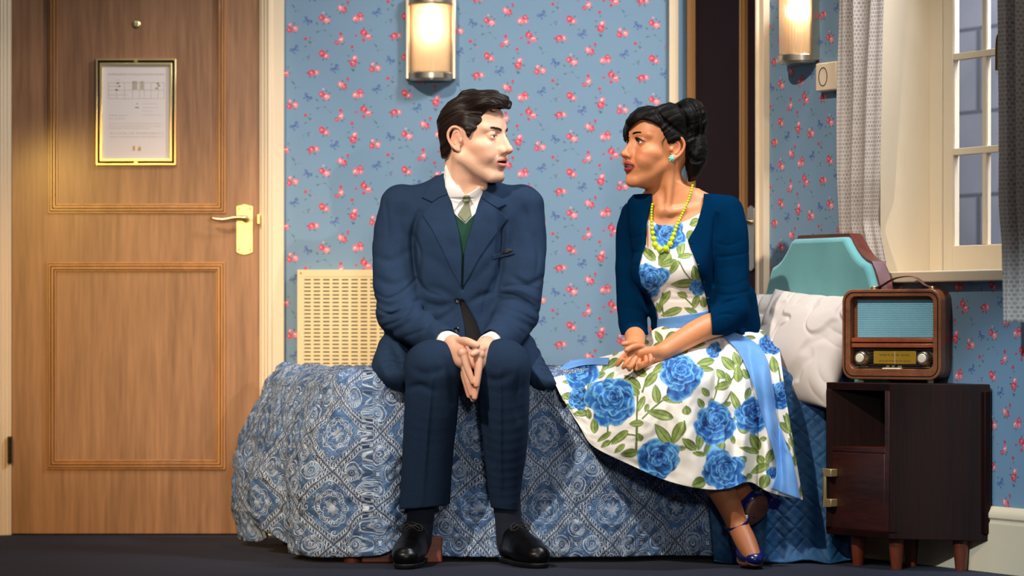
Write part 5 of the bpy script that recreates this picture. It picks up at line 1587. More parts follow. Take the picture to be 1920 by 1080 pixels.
# shirt, vest and tie under the jacket
inn_ = [(y, c_, a_ - 9, d_, b_ - .016) for y, c_, a_, d_, b_ in TORSO if y >= 350]
sh = Field(axis((-.33, .10, .0022)), axis((8.84, 9.12, .0022)), axis((.56, 1.125, .0022)))
sh.loft(lev(inn_), .01)
nbw = P(867, 352, 8.965); ntop = P(868, 322, 8.955)
sh.chain([nbw, P(867, 338, 8.965), P(869, 326, 8.96)], [.068, .064, .0625], .012)
_J = jk_closed.sample(sh.xs, sh.ys, sh.zs)
_J = np.where(sh.zs[None, None, :] > P(0, 374, 9)[2], -1, _J)
sh.F = np.maximum(sh.F, _J + .005).astype(np.float32)
core = Field(sh.xs, sh.ys, sh.zs); core.F = sh.F.copy()
sh.chain([P(867, 345, 8.965), P(869, 332, 8.96), P(870, 300, 8.955)], [.055, .0575, .060], .002, mode='cut')
sh.prism(poly([(800, 280), (940, 280), (940, 345), (912, 340), (880, 366), (872, 366), (838, 312), (800, 305)], 8.93), 8.8, 8.955, .003)
shirt = sh.obj('shirt', M_white, man)
add_panel(core, lap([(474, 20), (466, 40), (478, 150), (516, 259), (548, 215), (578, 178), (540, 142), (500, 85)]), 'shirt_collar', M_white, shirt, .0065, y0=8.80)
add_panel(core, lap([(578, 178), (602, 205), (632, 257), (654, 190), (676, 122), (668, 112), (635, 142)]), 'shirt_collar', M_white, shirt, .0065, y0=8.80)
def build_knit():
    x, y, z = sep(coord('Object')); w = esin(x * 1500.0) * .5 + .5
    return dict(color=mixc(w, srgb(6, 50, 38), srgb(10, 66, 50)), bump=(w, .4, .002))
M_knit = mat('bottle_green_knit', rough=.9, build=build_knit)
add_panel(core, lap([(470, 215), (513, 266), (575, 322), (628, 266), (665, 215), (690, 400), (660, 640), (640, 715), (540, 715), (510, 640), (470, 400)]), 'sweater_vest', M_knit, man, .0045, .002, y0=8.82)
def build_tie():
    x, y, z = sep(coord('Object')); S = 95.0
    a, b_ = (x + z) * S, (x - z) * S
    fx, fy = efrac(a) - .5, efrac(b_) - .5
    d = esqrt(fx * fx + fy * fy)
    n = noise(coord('Object'), 300, 2)
    return dict(color=mixc(lt(d, .22, .08), mixc(n, srgb(92, 112, 84), srgb(126, 144, 108)), srgb(166, 92, 78)), bump=(n, .2, .001))
M_tie = mat('sage_spotted_tie', rough=.6, build=build_tie)
tg = core.panel(lap([(568, 180), (594, 180), (600, 190), (592, 222), (604, 280), (574, 316), (534, 276), (568, 222), (560, 192)]), 8.80, 8.985, .0014, .009, .0)
kn_ = P(660 + 580 / 2.7, 300 + 198 / 2.7, 8.865)
tg.put(kn_ - .03, kn_ + .03, lambda X, Y, Z: -.0045 * np.exp(-(((X - kn_[0]) / .007) ** 2 + ((Z - kn_[2]) / .009) ** 2)), 0, 'plus')
tg.obj('tie', M_tie, man)
# cuffs
for a, b, r in ((P(808, 630, 8.785), P(845, 647, 8.685), .0375), (P(946, 634, 8.785), P(917, 649, 8.685), .0375)):
    g = Field.box(np.minimum(a, b) - .06, np.maximum(a, b) + .06, .0017)
    g.cone(a, b, r, r * .94, .001)
    d = (b - a) / np.linalg.norm(b - a)
    g.cone(a - d * .02, b + d * .06, r - .0045, r * .94 - .0045, .001, mode='cut')
    pl_n = d
    g.put(g_lo := np.minimum(a, b) - .06, np.maximum(a, b) + .06, lambda X, Y, Z: (X - b[0]) * d[0] + (Y - b[1]) * d[1] + (Z - b[2]) * d[2] - .012, .001, 'and')
    g.obj('shirt_cuff', M_white, shirt)
# black waist panel, larger than the strap, painting shade into the jacket's opening
wb = core.panel(poly([(850, 562), (850, 650), (920, 655), (915, 562)], 8.9), 8.80, 8.99, .002, .007, .002); wb.obj('belt_and_shade', mat('belt_and_shade_black', srgb(14, 12, 11), .6, spec=.2), man)

# trousers
tr = Field(axis((-.40, .12, .0030)), axis((8.50, 9.14, .0034)), axis((.06, .70, .0030)))
tr.loft(lev([(655, 868, 105, 9.0, .115), (700, 868, 128, 9.02, .135), (720, 868, 130, 9.02, .13)]), .02)
for hip, kn, pts, rad in (
    (P(812, 692, 9.0), P(814, 690, 8.655), [(813, 694, 8.650), (809, 760, 8.675), (804, 830, 8.715), (799, 900, 8.755), (796, 955, 8.785)], [.079, .077, .075, .074, .074]),
    (P(918, 690, 9.0), P(942, 688, 8.655), [(942, 692, 8.650), (944, 760, 8.68), (946, 830, 8.72), (947, 900, 8.76), (948, 960, 8.79)], [.076, .071, .062, .050, .040])):
    tr.cone(hip, kn, .092, .080, .03)
    tr.chain([P(*p) for p in pts], rad, .012, 16, flat=((0, 1, 0), .90))
def tf(pts, w, amp): tr.fold(poly(pts, 8.65), w, amp, y1=8.74)
tf([(812, 690), (806, 760), (798, 850), (790, 955)], .006, -.007); tf([(936, 690), (938, 760), (938, 860), (940, 955)], .006, -.007)
tf([(775, 690), (800, 700), (840, 690)], .012, .006); tf([(765, 730), (790, 722), (815, 735)], .010, .006); tf([(835, 670), (848, 710), (850, 760)], .010, .008)
tf([(905, 700), (930, 712), (960, 700)], .012, .006); tf([(975, 690), (968, 740), (974, 790)], .010, .006); tf([(905, 735), (912, 800), (920, 880)], .010, .006)
tr.rough(.0040, 9, 9.0, (1, 1, .6)); tr.rough(.0015, 24, 3.0, (1, 1, .5))
for p, n in ((P(796, 950, 8.785), (-.10, 0, 1)), (P(948, 955, 8.79), (.12, 0, 1))):
    lo = p - np.array([.1, .12, .09]); hi = p + np.array([.1, .12, .0])
    tr.put(lo, hi, lambda X, Y, Z: (X - p[0]) * n[0] + (Z - p[2]) * n[2] + 0 * Y, .003, 'cut')
for a, b, r in ((P(799, 915, 8.765), P(794, 1000, 8.80), .069), (P(947, 925, 8.775), P(948, 1000, 8.80), .036)): tr.cone(a, b, r - .016, r - .012, .003, mode='cut')
tr.obj('trousers', M_navy2, man, relax=2)

# socks and shoes
M_sock = mat('dark_navy_sock', srgb(20, 26, 42), .9, build=lambda: dict(color=mixc(noise(coord('Object'), 300, 2), srgb(12, 16, 28), srgb(28, 36, 56))))
for a, b in ((P(794, 930, 8.79), P(783, 1015, 8.82)), (P(949, 930, 8.79), P(957, 1015, 8.82))):
    g = Field.box(np.minimum(a, b) - .06, np.maximum(a, b) + .06, .0025); g.chain([a, a * .5 + b * .5, b], [.041, .038, .040], .01); g.obj('sock', M_sock, man)
M_shoe = mat('black_leather', srgb(7, 6, 6), .34, spec=.3); M_sole = mat('black_sole', srgb(12, 11, 11), .55)
M_lace2 = mat('shoe_lace', srgb(18, 16, 16), .7)
def mens_shoe(heel, toe):
    """heel and toe: ground points (x, y)"""
    heel, toe = np.array(heel), np.array(toe); d = (toe - heel); Ls = np.linalg.norm(d); d /= Ls; n = np.array([-d[1], d[0]])
    def W(a, c, z): q = heel + d * a * Ls + n * c; return np.array([q[0], q[1], z])
    lo = np.minimum(W(-.1, -.07, 0), W(1.1, .07, 0)) - .03; hi = np.maximum(W(-.1, .07, .16), W(1.1, -.07, .16)) + .03
    lo = np.minimum(lo, [min(heel[0], toe[0]) - .08, min(heel[1], toe[1]) - .08, -.002]); hi = np.maximum(hi, [max(heel[0], toe[0]) + .08, max(heel[1], toe[1]) + .08, .16])
    g = Field.box(lo, hi, .0022)
    g.chain([W(.10, 0, .045), W(.35, 0, .048), W(.62, 0, .042), W(.86, 0, .034)], [.036, .040, .047, .038], .012, 14, flat=((0, 0, 1), .84))
    g.chain([W(.12, 0, .060), W(.14, 0, .098)], [.038, .040], .014)
    g.chain([W(.25, 0, .080), W(.48, 0, .062), W(.66, 0, .052)], [.034, .036, .030], .018)
    g.chain([W(.12, 0, .09), W(.12, 0, .14)], [.031, .036], .004, mode='cut')
    g.put(lo, hi, lambda X, Y, Z: .012 - Z + 0 * X + 0 * Y, .002, 'and')
    g.fold([(W(.70, c, 0)[0], .05) for c in (-.03, 0, .03)], .006, .002)
    o = g.obj('shoe', M_shoe, man)
    g = Field.box(lo, hi, .0022)
    g.chain([W(.10, 0, .02), W(.35, 0, .02), W(.62, 0, .02), W(.88, 0, .02)], [.0345, .036, .0440, .0345], .012, 14)
    g.put(lo, hi, lambda X, Y, Z: np.maximum(Z - .015, .0005 - Z) + 0 * X + 0 * Y, .002, 'and')
    g.obj('sole', M_sole, o)
    b = MB()
    for k in range(4):
        a = .36 + .075 * k; z = .108 - .016 * k
        b.tube(spline([W(a, -.022, z - .006), W(a + .01, -.008, z + .003), W(a + .01, .008, z + .003), W(a, .022, z - .006)], 10), .0022, 7)
    for c_ in (1, -1): b.tube(spline([W(.36, 0, .110), W(.35, .018 * c_, .116), W(.40, .030 * c_, .100), W(.41, .014 * c_, .100), W(.37, 0, .110)], 16), .0016, 6)
    b.build('shoe_lace', M_lace2, o)
for hl_, to_ in SHOES: mens_shoe(hl_, to_)
# ------------------------------------------------------------------ seated woman in a floral dress and blue cardigan
WH = Head(P(1236, 280, 8.95), math.radians(63), math.radians(7), math.radians(0), 1.02, True)
WT = [(350, 1262, 42, 8.985, .055), (362, 1264, 64, 8.985, .060), (375, 1272, 88, 8.99, .068), (395, 1277, 95, 8.995, .085), (430, 1277, 90, 8.99, .100), (480, 1272, 80, 8.975, .112), (510, 1268, 76, 8.975, .112), (550, 1274, 66, 8.985, .104), (600, 1286, 58, 9.0, .100), (620, 1292, 64, 9.01, .112), (660, 1312, 96, 9.03, .140), (690, 1320, 110, 9.04, .14)]
def bust(g, r, k=.02):
    g.ell(P(1224, 508, 8.905), (r, r * 1.05, r), None, k); g.ell(P(1278, 502, 8.885), (r, r, r), None, k)
SHOE_A = dict(ankle=P(1383, 985, 8.70), toe=P(1412, 1046, 8.605))
def woman_skin_field():
    g = Field(axis((.27, .33, .008), (.33, .58, .0016), (.58, .80, .006)),
              axis((8.50, 8.58, .008), (8.58, 8.80, .0018), (8.80, 9.10, .0017), (9.10, 9.26, .008)),
              axis((.0, .22, .0026), (.22, .52, .008), (.52, .66, .0016), (.66, .90, .006), (.90, 1.38, .0017)))
    h = WH
    sculpt_head(g, h, True)
    nb = P(1266, 378, 8.985)
    g.chain([h.w(-.030, 0, -.020), h.w(-.030, 0, -.080), nb], [.046, .048, .056], .020, 8)
    g.cone(h.w(-.014, .050, -.050), P(1252, 392, 8.905), .008, .007, .026); g.cone(h.w(-.014, -.050, -.050), P(1240, 392, 8.915), .008, .007, .026)
    g.loft(lev([r for r in WT]), .03, grow=-.007)
    g.cone(P(1255, 398, 8.905), P(1335, 385, 8.955), .010, .009, .012); g.cone(P(1240, 398, 8.915), P(1195, 392, 9.02), .010, .009, .012)   # collar bones
    for a, r in (([P(1190, 412, 9.06), P(1184, 500, 9.068), P(1185, 572, 9.04), P(1190, 625, 8.90), P(1190, 645, 8.82)], [.036, .032, .033, .031, .026]),
                 ([P(1362, 405, 8.95), P(1370, 500, 8.93), P(1372, 588, 8.89), P(1310, 620, 8.81), P(1238, 663, 8.735)], [.042, .040, .038, .0345, .0255])):
        g.chain(a, r, .016, 14)
    # legs: thighs under the skirt, crossed shins
    g.chain([P(1370, 690, 9.05), P(1262, 752, 8.68)], [.062, .050], .02)
    g.chain([P(1300, 690, 9.05), P(1225, 750, 8.68)], [.062, .050], .02)
    g.chain([P(1225, 750, 8.68), P(1285, 830, 8.69), P(1352, 918, 8.69), SHOE_A['ankle']], [.048, .047, .038, .029], .012, 14)
    g.chain([P(1262, 752, 8.68), P(1320, 838, 8.73), P(1380, 915, 8.76), P(1398, 935, 8.775)], [.048, .046, .036, .029], .012, 14)
    g.chain([SHOE_A['ankle'], P(1398, 1015, 8.655), SHOE_A['toe']], [.029, .030, .024], .012, 8)
    g.cone(P(1398, 935, 8.775), P(1408, 950, 8.80), .026, .024, .01)
    # her left hand palm up over the right, fingers laced
    def F_(pts, r): finger(g, [P(*p) for p in pts], r, .0012)
    lw = P(1238, 663, 8.735)
    g.chain([lw, P(1216, 666, 8.705), P(1192, 668, 8.675)], [.0240, .0300, .0270], .012, 8, flat=((0, .75, .66), .62))
    for pts, r in (([(1186, 660, 8.665), (1173, 666, 8.650), (1164, 675, 8.645), (1158, 684, 8.648)], .0080),
                   ([(1186, 667, 8.655), (1178, 675, 8.640), (1173, 683, 8.634), (1169, 689, 8.638)], .0080),
                   ([(1191, 672, 8.655), (1187, 681, 8.638), (1183, 688, 8.632), (1180, 693, 8.638)], .0078),
                   ([(1198, 676, 8.662), (1196, 685, 8.644), (1193, 692, 8.640)], .0070)): F_(pts, r)
    F_([(1212, 656, 8.700), (1198, 650, 8.668), (1184, 652, 8.642), (1175, 657, 8.628)], .0096)       # thumb
    # her right hand beneath, fingertips coming round in front
    g.chain([P(1190, 645, 8.82), P(1188, 658, 8.76), P(1196, 672, 8.70)], [.0230, .0255, .0215], .012, 8, flat=((.2, .5, .84), .62))
    for pts, r in (([(1186, 684, 8.668), (1194, 689, 8.650), (1200, 687, 8.636), (1199, 682, 8.632)], .0080),
                   ([(1194, 684, 8.668), (1204, 685, 8.648), (1211, 679, 8.640), (1211, 670, 8.645)], .0080),
                   ([(1202, 682, 8.672), (1214, 682, 8.655), (1220, 675, 8.652), (1219, 667, 8.660)], .0076),
                   ([(1208, 680, 8.680), (1219, 680, 8.668), (1225, 674, 8.668)], .0070)): F_(pts, r)
    F_([(1196, 648, 8.775), (1188, 645, 8.735), (1178, 644, 8.705), (1169, 645, 8.690)], .0092)
    return g
wskin, wred = srgb(206, 134, 88), srgb(188, 98, 66)
def woman_col(V):
    L = WH.local(V)
    C, mix, (f, s, u, a, r, ball) = paint_head(L, wskin, wred, srgb(150, 44, 48), True)
    iris = np.sqrt((a - .0325 - np.where(s > 0, -.0035, .0035)) ** 2 + (u - .0088) ** 2)
    mix(ball, (.80, .76, .72))
    mix(ball * smoothstep(.0068, .0062, iris), srgb(34, 20, 14))
    lash = smoothstep(.0026, .0010, np.abs(u - (.0145 - ((a - .0325) / .0145) ** 2 * .0050))) * (np.abs(a - .0325) < .0150) * (f > .066) * (f < .094)
    mix(lash * .9, (.012, .008, .008))
    lash2 = smoothstep(.0016, .0006, np.abs(u - (.0022 + ((a - .0325) / .0145) ** 2 * .0040))) * (np.abs(a - .0325) < .0140) * (f > .066) * (f < .094)
    mix(lash2 * .6, (.05, .03, .02))
    sh_ = np.exp(-(((a - .034) / .016) ** 2 + ((u - .018) / .006) ** 2)) * (f > .06)
    mix(.35 * sh_, srgb(120, 70, 50))
    leg = V[:, 2] < .30
    C[leg] = np.array(srgb(164, 100, 62))
    C += (vnoise(V * 160)[:, None] * .010 + vnoise(V * 45)[:, None] * .015) * C
    return np.clip(C, 0, 1)
pw = P(1300, 712, 8.9)
woman = woman_skin_field().obj('person', M_skin, None, woman_col, origin=(pw[0], 8.95, 0))
tag(woman, 'seated person in a blue cardigan and white dress with blue roses, hair pinned up', 'person', 'people seated on the bed')

# ---- hair
def woman_flow(L):
    f, s, u = L[:, 0], L[:, 1], L[:, 2]
    al = -f * .93 + u * .35; ac = u * .93 + f * .35 - .5 * np.abs(s)
    return np.stack([al, ac + .012 * vnoise(L * 22), s], 1)
def woman_hair():
    out = [(236, 325), (240, 270), (248, 226), (272, 180), (330, 141), (400, 126), (450, 128), (482, 113), (530, 101), (566, 104), (582, 84), (640, 71), (702, 80), (750, 110), (766, 150), (771, 220), (766, 300), (785, 380), (776, 460), (742, 520), (716, 560), (690, 588), (655, 598), (640, 560), (628, 500), (620, 440), (622, 375), (600, 340), (572, 346), (545, 376), (520, 372), (495, 332), (470, 282), (440, 248), (395, 226), (350, 224), (310, 244), (280, 280), (262, 312), (250, 340)]
    pl_ = poly(out, 8.92, 1100, 160, 3.375); c = WH.c
    g = Field.box((c[0] - .15, c[1] - .15, c[2] - .13), (c[0] + .16, c[1] + .14, c[2] + .18), .0017)
    WH.ell(g, (-.008, 0, .040), (.108, .086, .098), .01)
    WH.ell(g, (.040, .0, .070), (.070, .072, .050), .018)
    WH.ell(g, (.066, -.020, .052), (.040, .045, .050), .015)
    g.ell(P(1294, 222, 8.955), (.052, .062, .058), None, .014)
    g.ell(P(1302, 285, 8.965), (.040, .060, .080), None, .016)
    g.ell(P(1298, 320, 8.97), (.024, .045, .035), None, .014)
    g.ell(P(1262, 222, 8.90), (.045, .030, .036), None, .010)
    g.prism(pl_, c[1] - .2, c[1] + .2, .006, 'and')
    near = np.abs(g.F) < .014; i = np.argwhere(near)
    p = np.stack([g.xs[i[:, 0]], g.ys[i[:, 1]], g.zs[i[:, 2]]], 1); fl = woman_flow(WH.local(p))
    g.F[near] += vnoise(fl * np.array([9, 110, 40])) * .0020 + vnoise(fl * np.array([12, 34, 26]) + 7) * .0060
    # rolls of the updo
    for a, b_, w_, am in (([(560, 105), (600, 160), (640, 250), (640, 360)], 0, .006, .008), ([(640, 90), (690, 170), (700, 300), (690, 430)], 0, .006, .008), ([(430, 140), (470, 210), (540, 270), (610, 320)], 0, .006, .007), ([(650, 440), (690, 480), (740, 470)], 0, .006, .007), ([(720, 120), (735, 220), (730, 330)], 0, .005, .006)):
        g.fold(poly(a, 8.9, 1100, 160, 3.375), w_, am, y1=8.98)
    return g.mesh()
M_whair = mat('black_hair', (.01, .008, .008), .5, build=build_hair(srgb(4, 3, 3), srgb(16, 12, 11), 1.0), spec=.12)
V, Fc = woman_hair(); n1 = len(V)
mb = MB(); rs = np.random.RandomState(9)
for s in (1, -1):                                       # brows and lashes
    for k in range(240):
        t = rs.rand(); y = s * (.011 + .040 * t); v = .0265 + .0085 * math.sin(t * 2.3 + .35) - .006 * t + (rs.rand() - .5) * .0052 * (1 - .5 * t)
        f0 = .0965 - .0265 * t ** 1.6
        strand(mb, [WH.w(f0, y, v), WH.w(f0 - .0008, y + s * .004, v + .0014), WH.w(f0 - .003, y + s * .008, v + .0008)], .00065)
    for k in range(26):
        t = k / 25.0; y = s * (.0205 + .027 * t); v = .0138 - ((abs(y) - .0325) / .0145) ** 2 * .005
        f0 = .0735 + math.sqrt(max(0, .0150 ** 2 - (abs(y) - .0325) ** 2 - .003 ** 2)) + .0005
        strand(mb, [WH.w(f0, y, v), WH.w(f0 + .005, y + s * .002 * (t - .3), v + .001), WH.w(f0 + .0085, y + s * .006 * (t - .2), v + .005)], .0007)
for k in range(4):                                      # wisps before the ear
    y = rs.rand(); strand(mb, [WH.w(.020 + .01 * y, .074, .030), WH.w(.030 + .012 * y, .072, .012), WH.w(.026 + .014 * y, .0715, -.006 + .018 * rs.rand())], .0004)
Vs = np.array(mb.v); Fs = np.array([f for f in mb.f if len(f) == 4])
Va = np.concatenate([V, Vs]); Fa = np.concatenate([Fc, Fs + n1])
hair_mesh('hair', Va, Fa, M_whair, woman, woman_flow(WH.local(Va)) * np.array([14, 150, 60]))

# ---- dress print: roses and leaves painted as vertex colours
DEEPB, MIDB, LIGHTB = np.array(srgb(10, 48, 116)), np.array(srgb(24, 96, 174)), np.array(srgb(112, 180, 226))
OLIVE, GREEN, LIME = np.array(srgb(66, 86, 26)), np.array(srgb(106, 130, 54)), np.array(srgb(168, 186, 108))
DWHITE = np.array(srgb(238, 234, 226))
def put(C, m, c): C[:] = C * (1 - m[..., None]) + c * m[..., None]
def rose_paint(C, u, v, cx, cy, R, seed):
    near = (np.abs(u - cx) < R * 1.5) & (np.abs(v - cy) < R * 1.5)
    if not near.any(): return
    U, Vv = u[near] - cx, v[near] - cy; c = C[near]; rs = np.random.RandomState(seed)
    nz = vnoise(np.stack([U * .10 + seed, Vv * .10, U * 0 + seed], -1)); nf = vnoise(np.stack([U * .35 + seed, Vv * .35, U * 0 + 3 * seed], -1))
    rot = rs.rand() * 6.28; ox, oy = (rs.rand() - .5) * .3 * R, -(.05 + .25 * rs.rand()) * R
    for n, rad, ra, rb, li, sh in ((6, .58, .50, .50, .8, .0), (5, .50, .40, .44, .9, .3), (6, .34, .32, .36, 1.0, .6), (5, .22, .26, .24, 1.0, .9), (5, .13, .17, .15, 1.0, 1.0), (3, .05, .12, .09, 1.0, 1.0)):
        for k in range(n):
            th = rot + 2 * PI * k / n + (rs.rand() - .5) * .8; rr = R * rad * (.8 + .35 * rs.rand()); sz = .8 + .4 * rs.rand()
            px_, py_ = rr * math.cos(th) + ox * sh, rr * math.sin(th) + oy * sh
            tw = th + (rs.rand() - .5) * .7
            a = (U - px_) * math.cos(tw) + (Vv - py_) * math.sin(tw); b_ = -(U - px_) * math.sin(tw) + (Vv - py_) * math.cos(tw)
            q = np.sqrt((a / (R * ra * sz)) ** 2 + (b_ / (R * rb * sz)) ** 2) * (1 + .08 * np.sin(3 * np.arctan2(b_, a) + k) + .10 * nz)
            m = smoothstep(1.04, .96, q)
            t = np.clip(.45 + .5 * a / (R * ra * sz) + .30 * nz + .18 * nf + .16 * np.sin(b_ / R * 16 + k), 0, 1)
            col = DEEPB * .7 + (MIDB - DEEPB * .7) * smoothstep(.12, .62, t)[:, None]
            col = col + (LIGHTB - col) * np.clip((smoothstep(.70, .97, q) * smoothstep(.4, .8, t) + .55 * smoothstep(.72, 1.0, t) * (nf > -.2)) * li * .85, 0, 1)[:, None]
            col = col * (1 - .55 * (smoothstep(.82, 1.0, q) * smoothstep(.5, .15, t))[:, None])
            put(c, m, col)
        rot += .5
    C[near] = c
def leaf_paint(C, u, v, x, y, l, w, deg):
    th = math.radians(deg); near = (np.abs(u - x) < l) & (np.abs(v - y) < l)
    if not near.any(): return
    a = (u[near] - x) * math.cos(th) + (v[near] - y) * math.sin(th); b_ = -(u[near] - x) * math.sin(th) + (v[near] - y) * math.cos(th)
    t = a / (l / 2); hw = w / 2 * np.clip(1 - t ** 2, 0, 1) ** .75 * (1 + .25 * t)
    q = np.abs(b_) / np.maximum(hw, 1e-3)
    m = smoothstep(1.12, .9, q) * (np.abs(t) < 1)
    c = C[near]; side = np.where(b_ > 0, .25, .75)
    vein = np.abs(np.sin((a + np.abs(b_) * .9) * .75)) ** 3
    col = LIME + (GREEN - LIME) * np.clip(side + .4 * vnoise(np.stack([a * .15, b_ * .15, a * 0 + x], -1)), 0, 1)[:, None]
    col = col + (OLIVE - col) * (.35 * vein)[:, None]
    col = col + (OLIVE - col) * np.maximum(smoothstep(.62, .95, q), smoothstep(.14, .04, q) * .8)[:, None]
    put(c, m, col); C[near] = c
def stem_paint(C, u, v, pts, w):
    p = spline(pts, 20)
    D = None
    near = (u > p[:, 0].min() - 6) & (u < p[:, 0].max() + 6) & (v > p[:, 1].min() - 6) & (v < p[:, 1].max() + 6)
    if not near.any(): return
    U, Vv = u[near], v[near]
    for i in range(19):
        ex, ey = p[i + 1] - p[i]; t = np.clip(((U - p[i, 0]) * ex + (Vv - p[i, 1]) * ey) / (ex * ex + ey * ey + 1e-9), 0, 1)
        d = np.hypot(U - p[i, 0] - t * ex, Vv - p[i, 1] - t * ey); D = d if D is None else np.minimum(D, d)
    c = C[near]; put(c, smoothstep(w * .62, w * .38, D), OLIVE + (GREEN - OLIVE) * .5); C[near] = c
def zz(lst, ox, oy, k): return [(ox + a[0] / k, oy + a[1] / k, a[2] / k, a[3] / k, a[4]) for a in lst]
LEAVES = zz([(395, 655, 130, 62, 90), (470, 745, 135, 42, -35), (590, 750, 175, 62, -40), (590, 835, 110, 42, -40), (665, 870, 140, 68, -8), (720, 640, 115, 55, -5), (755, 490, 140, 48, -65), (690, 320, 165, 75, 40), (830, 300, 160, 72, -52), (745, 240, 125, 66, 25), (900, 210, 150, 62, -38), (875, 410, 150, 70, 82), (1000, 430, 170, 66, -12), (1000, 466, 160, 34, 6), (905, 570, 220, 78, 14), (925, 725, 205, 88, 52), (1040, 715, 195, 84, -66), (1130, 800, 130, 70, 42), (1060, 832, 100, 40, 0), (345, 475, 90, 60, 70), (180, 428, 95, 60, 0), (205, 505, 100, 44, 12), (290, 560, 120, 56, -4), (350, 565, 85, 44, 80), (370, 370, 130, 64, 76), (425, 268, 120, 50, -18), (505, 290, 130, 40, -50), (180, 318, 80, 32, 0), (712, 390, 90, 55, 50), (480, 800, 90, 40, -40), (745, 748, 66, 56, 70), (1110, 535, 70, 64, 80), (290, 320, 70, 36, 30), (800, 520, 70, 40, -70)], 1020, 640, 4.154)
LEAVES += zz([(70, 190, 108, 26, -6), (120, 283, 98, 44, -12), (115, 318, 98, 30, 6), (240, 288, 100, 52, 45), (285, 265, 78, 42, 70), (295, 345, 92, 50, 88), (200, 345, 66, 42, 50), (240, 370, 70, 32, 70), (210, 410, 84, 46, -20), (335, 345, 62, 38, 60), (280, 490, 122, 42, 65), (345, 450, 72, 32, -70), (225, 508, 70, 28, -15), (295, 575, 56, 44, -15), (320, 640, 60, 44, 20), (385, 705, 104, 58, 60), (355, 750, 110, 32, 15), (265, 690, 60, 28, 70), (90, 700, 108, 46, -82), (35, 720, 100, 42, 40), (85, 770, 70, 28, 10), (135, 740, 100, 42, -60), (195, 745, 108, 54, -72), (215, 772, 56, 30, -5), (310, 808, 72, 42, -35), (415, 800, 54, 44, 50), (465, 785, 92, 46, -65), (410, 850, 110, 46, -25), (435, 920, 84, 56, -70), (85, 925, 78, 62, -25), (485, 295, 92, 50, 80), (550, 630, 84, 42, 45), (560, 590, 80, 30, 80), (595, 810, 64, 46, -80), (580, 710, 58, 28, 60), (420, 200, 72, 46, -60), (630, 965, 90, 24, -80), (545, 720, 84, 32, 50), (20, 540, 50, 46, 80), (95, 500, 60, 36, 60), (120, 440, 60, 34, 50), (150, 500, 60, 30, 100), (430, 690, 36, 26, 0), (350, 890, 40, 30, -30), (440, 130, 60, 26, 20), (360, 150, 60, 20, 10)], 1280, 580, 2.842)
LEAVES += [(1235, 632, 26, 13, 62), (1258, 632, 28, 16, -35), (1251, 614, 22, 7, -15), (1233, 646, 17, 7, -18), (1278, 612, 13, 6, 60), (1283, 657, 16, 12, 50), (1298, 648, 32, 10, 5), (1155, 660, 20, 10, -55), (1148, 682, 30, 14, -42), (1210, 640, 16, 8, 30), (1300, 628, 24, 9, 20), (1205, 655, 18, 8, -60), (1134, 690, 22, 9, -50)]
STEMS = [[(1195, 800), (1193, 850), (1192, 830)], [(1196, 740), (1194, 790), (1193, 845)], [(1140, 795), (1140, 815)], [(1205, 785), (1225, 765), (1250, 745), (1262, 735)], [(1283, 790), (1285, 805), (1280, 815)], [(1140, 835), (1160, 815), (1180, 815), (1195, 817)], [(1205, 735), (1215, 710), (1240, 690)], [(1365, 720), (1380, 700), (1398, 665)], [(1345, 770), (1362, 750), (1370, 735)], [(1350, 700), (1342, 740), (1330, 765)], [(1420, 880), (1440, 865), (1455, 850)], [(1470, 780), (1485, 830), (1492, 870)], [(1110, 720), (1120, 735)], [(1460, 690), (1465, 720)], [(1265, 822), (1262, 840)]]
ROSES = [(1085, 694, 33, 1), (1087, 748, 22, 2), (1150, 752, 45, 3), (1275, 704, 41, 4), (1234, 862, 42, 5), (1341, 795, 38, 6), (1356, 886, 42, 7), (1412, 777, 33, 8), (1448, 646, 22, 9), (1466, 742, 26, 10), (1340, 657, 14, 11), (1449, 886, 11, 12)]
def dress_paint(u, v):
    C = np.tile(DWHITE, u.shape + (1,)).reshape(u.shape + (3,))
    for st in STEMS: stem_paint(C, u, v, st, 3.2)
    for q in LEAVES: leaf_paint(C, u, v, *q)
    for q in ROSES: rose_paint(C, u, v, *q)
    return C
def cloth_extra(): return dict(bump=(noise(coord('Object'), 500, 2), .08, .001))
M_dress = vcol('floral_cotton', .75, cloth_extra)

# ---- skirt spread over the lap and the bed edge
ROWS = [[(1040, 688, 9.05), (1100, 676, 9.05), (1150, 664, 9.02), (1190, 648, 8.98), (1230, 616, 8.955), (1262, 612, 8.92), (1300, 606, 8.91), (1345, 604, 8.93), (1400, 612, 9.0), (1455, 628, 9.06)],
        [(1037, 700, 8.97), (1095, 690, 8.97), (1150, 684, 8.93), (1190, 676, 8.88), (1230, 662, 8.85), (1270, 652, 8.83), (1310, 648, 8.82), (1355, 650, 8.84), (1410, 653, 8.87), (1461, 652, 8.92)],
        [(1040, 716, 8.83), (1090, 712, 8.80), (1150, 708, 8.72), (1195, 704, 8.66), (1240, 700, 8.61), (1285, 700, 8.61), (1330, 704, 8.65), (1380, 708, 8.73), (1425, 705, 8.77), (1467, 700, 8.79)],
        [(1047, 732, 8.785), (1093, 766, 8.75), (1150, 780, 8.65), (1200, 790, 8.575), (1245, 795, 8.55), (1290, 800, 8.56), (1340, 802, 8.61), (1390, 800, 8.67), (1435, 790, 8.73), (1478, 775, 8.765)],
        [(1054, 745, 8.78), (1088, 801, 8.74), (1112, 836, 8.69), (1170, 866, 8.62), (1250, 901, 8.57), (1320, 917, 8.57), (1365, 916, 8.60), (1405, 904, 8.66), (1445, 924, 8.68), (1505, 938, 8.72)]]
NC, NR = 520, 340
Q = np.stack([spline(r, NC) for r in ROWS])             # rows x NC x 3
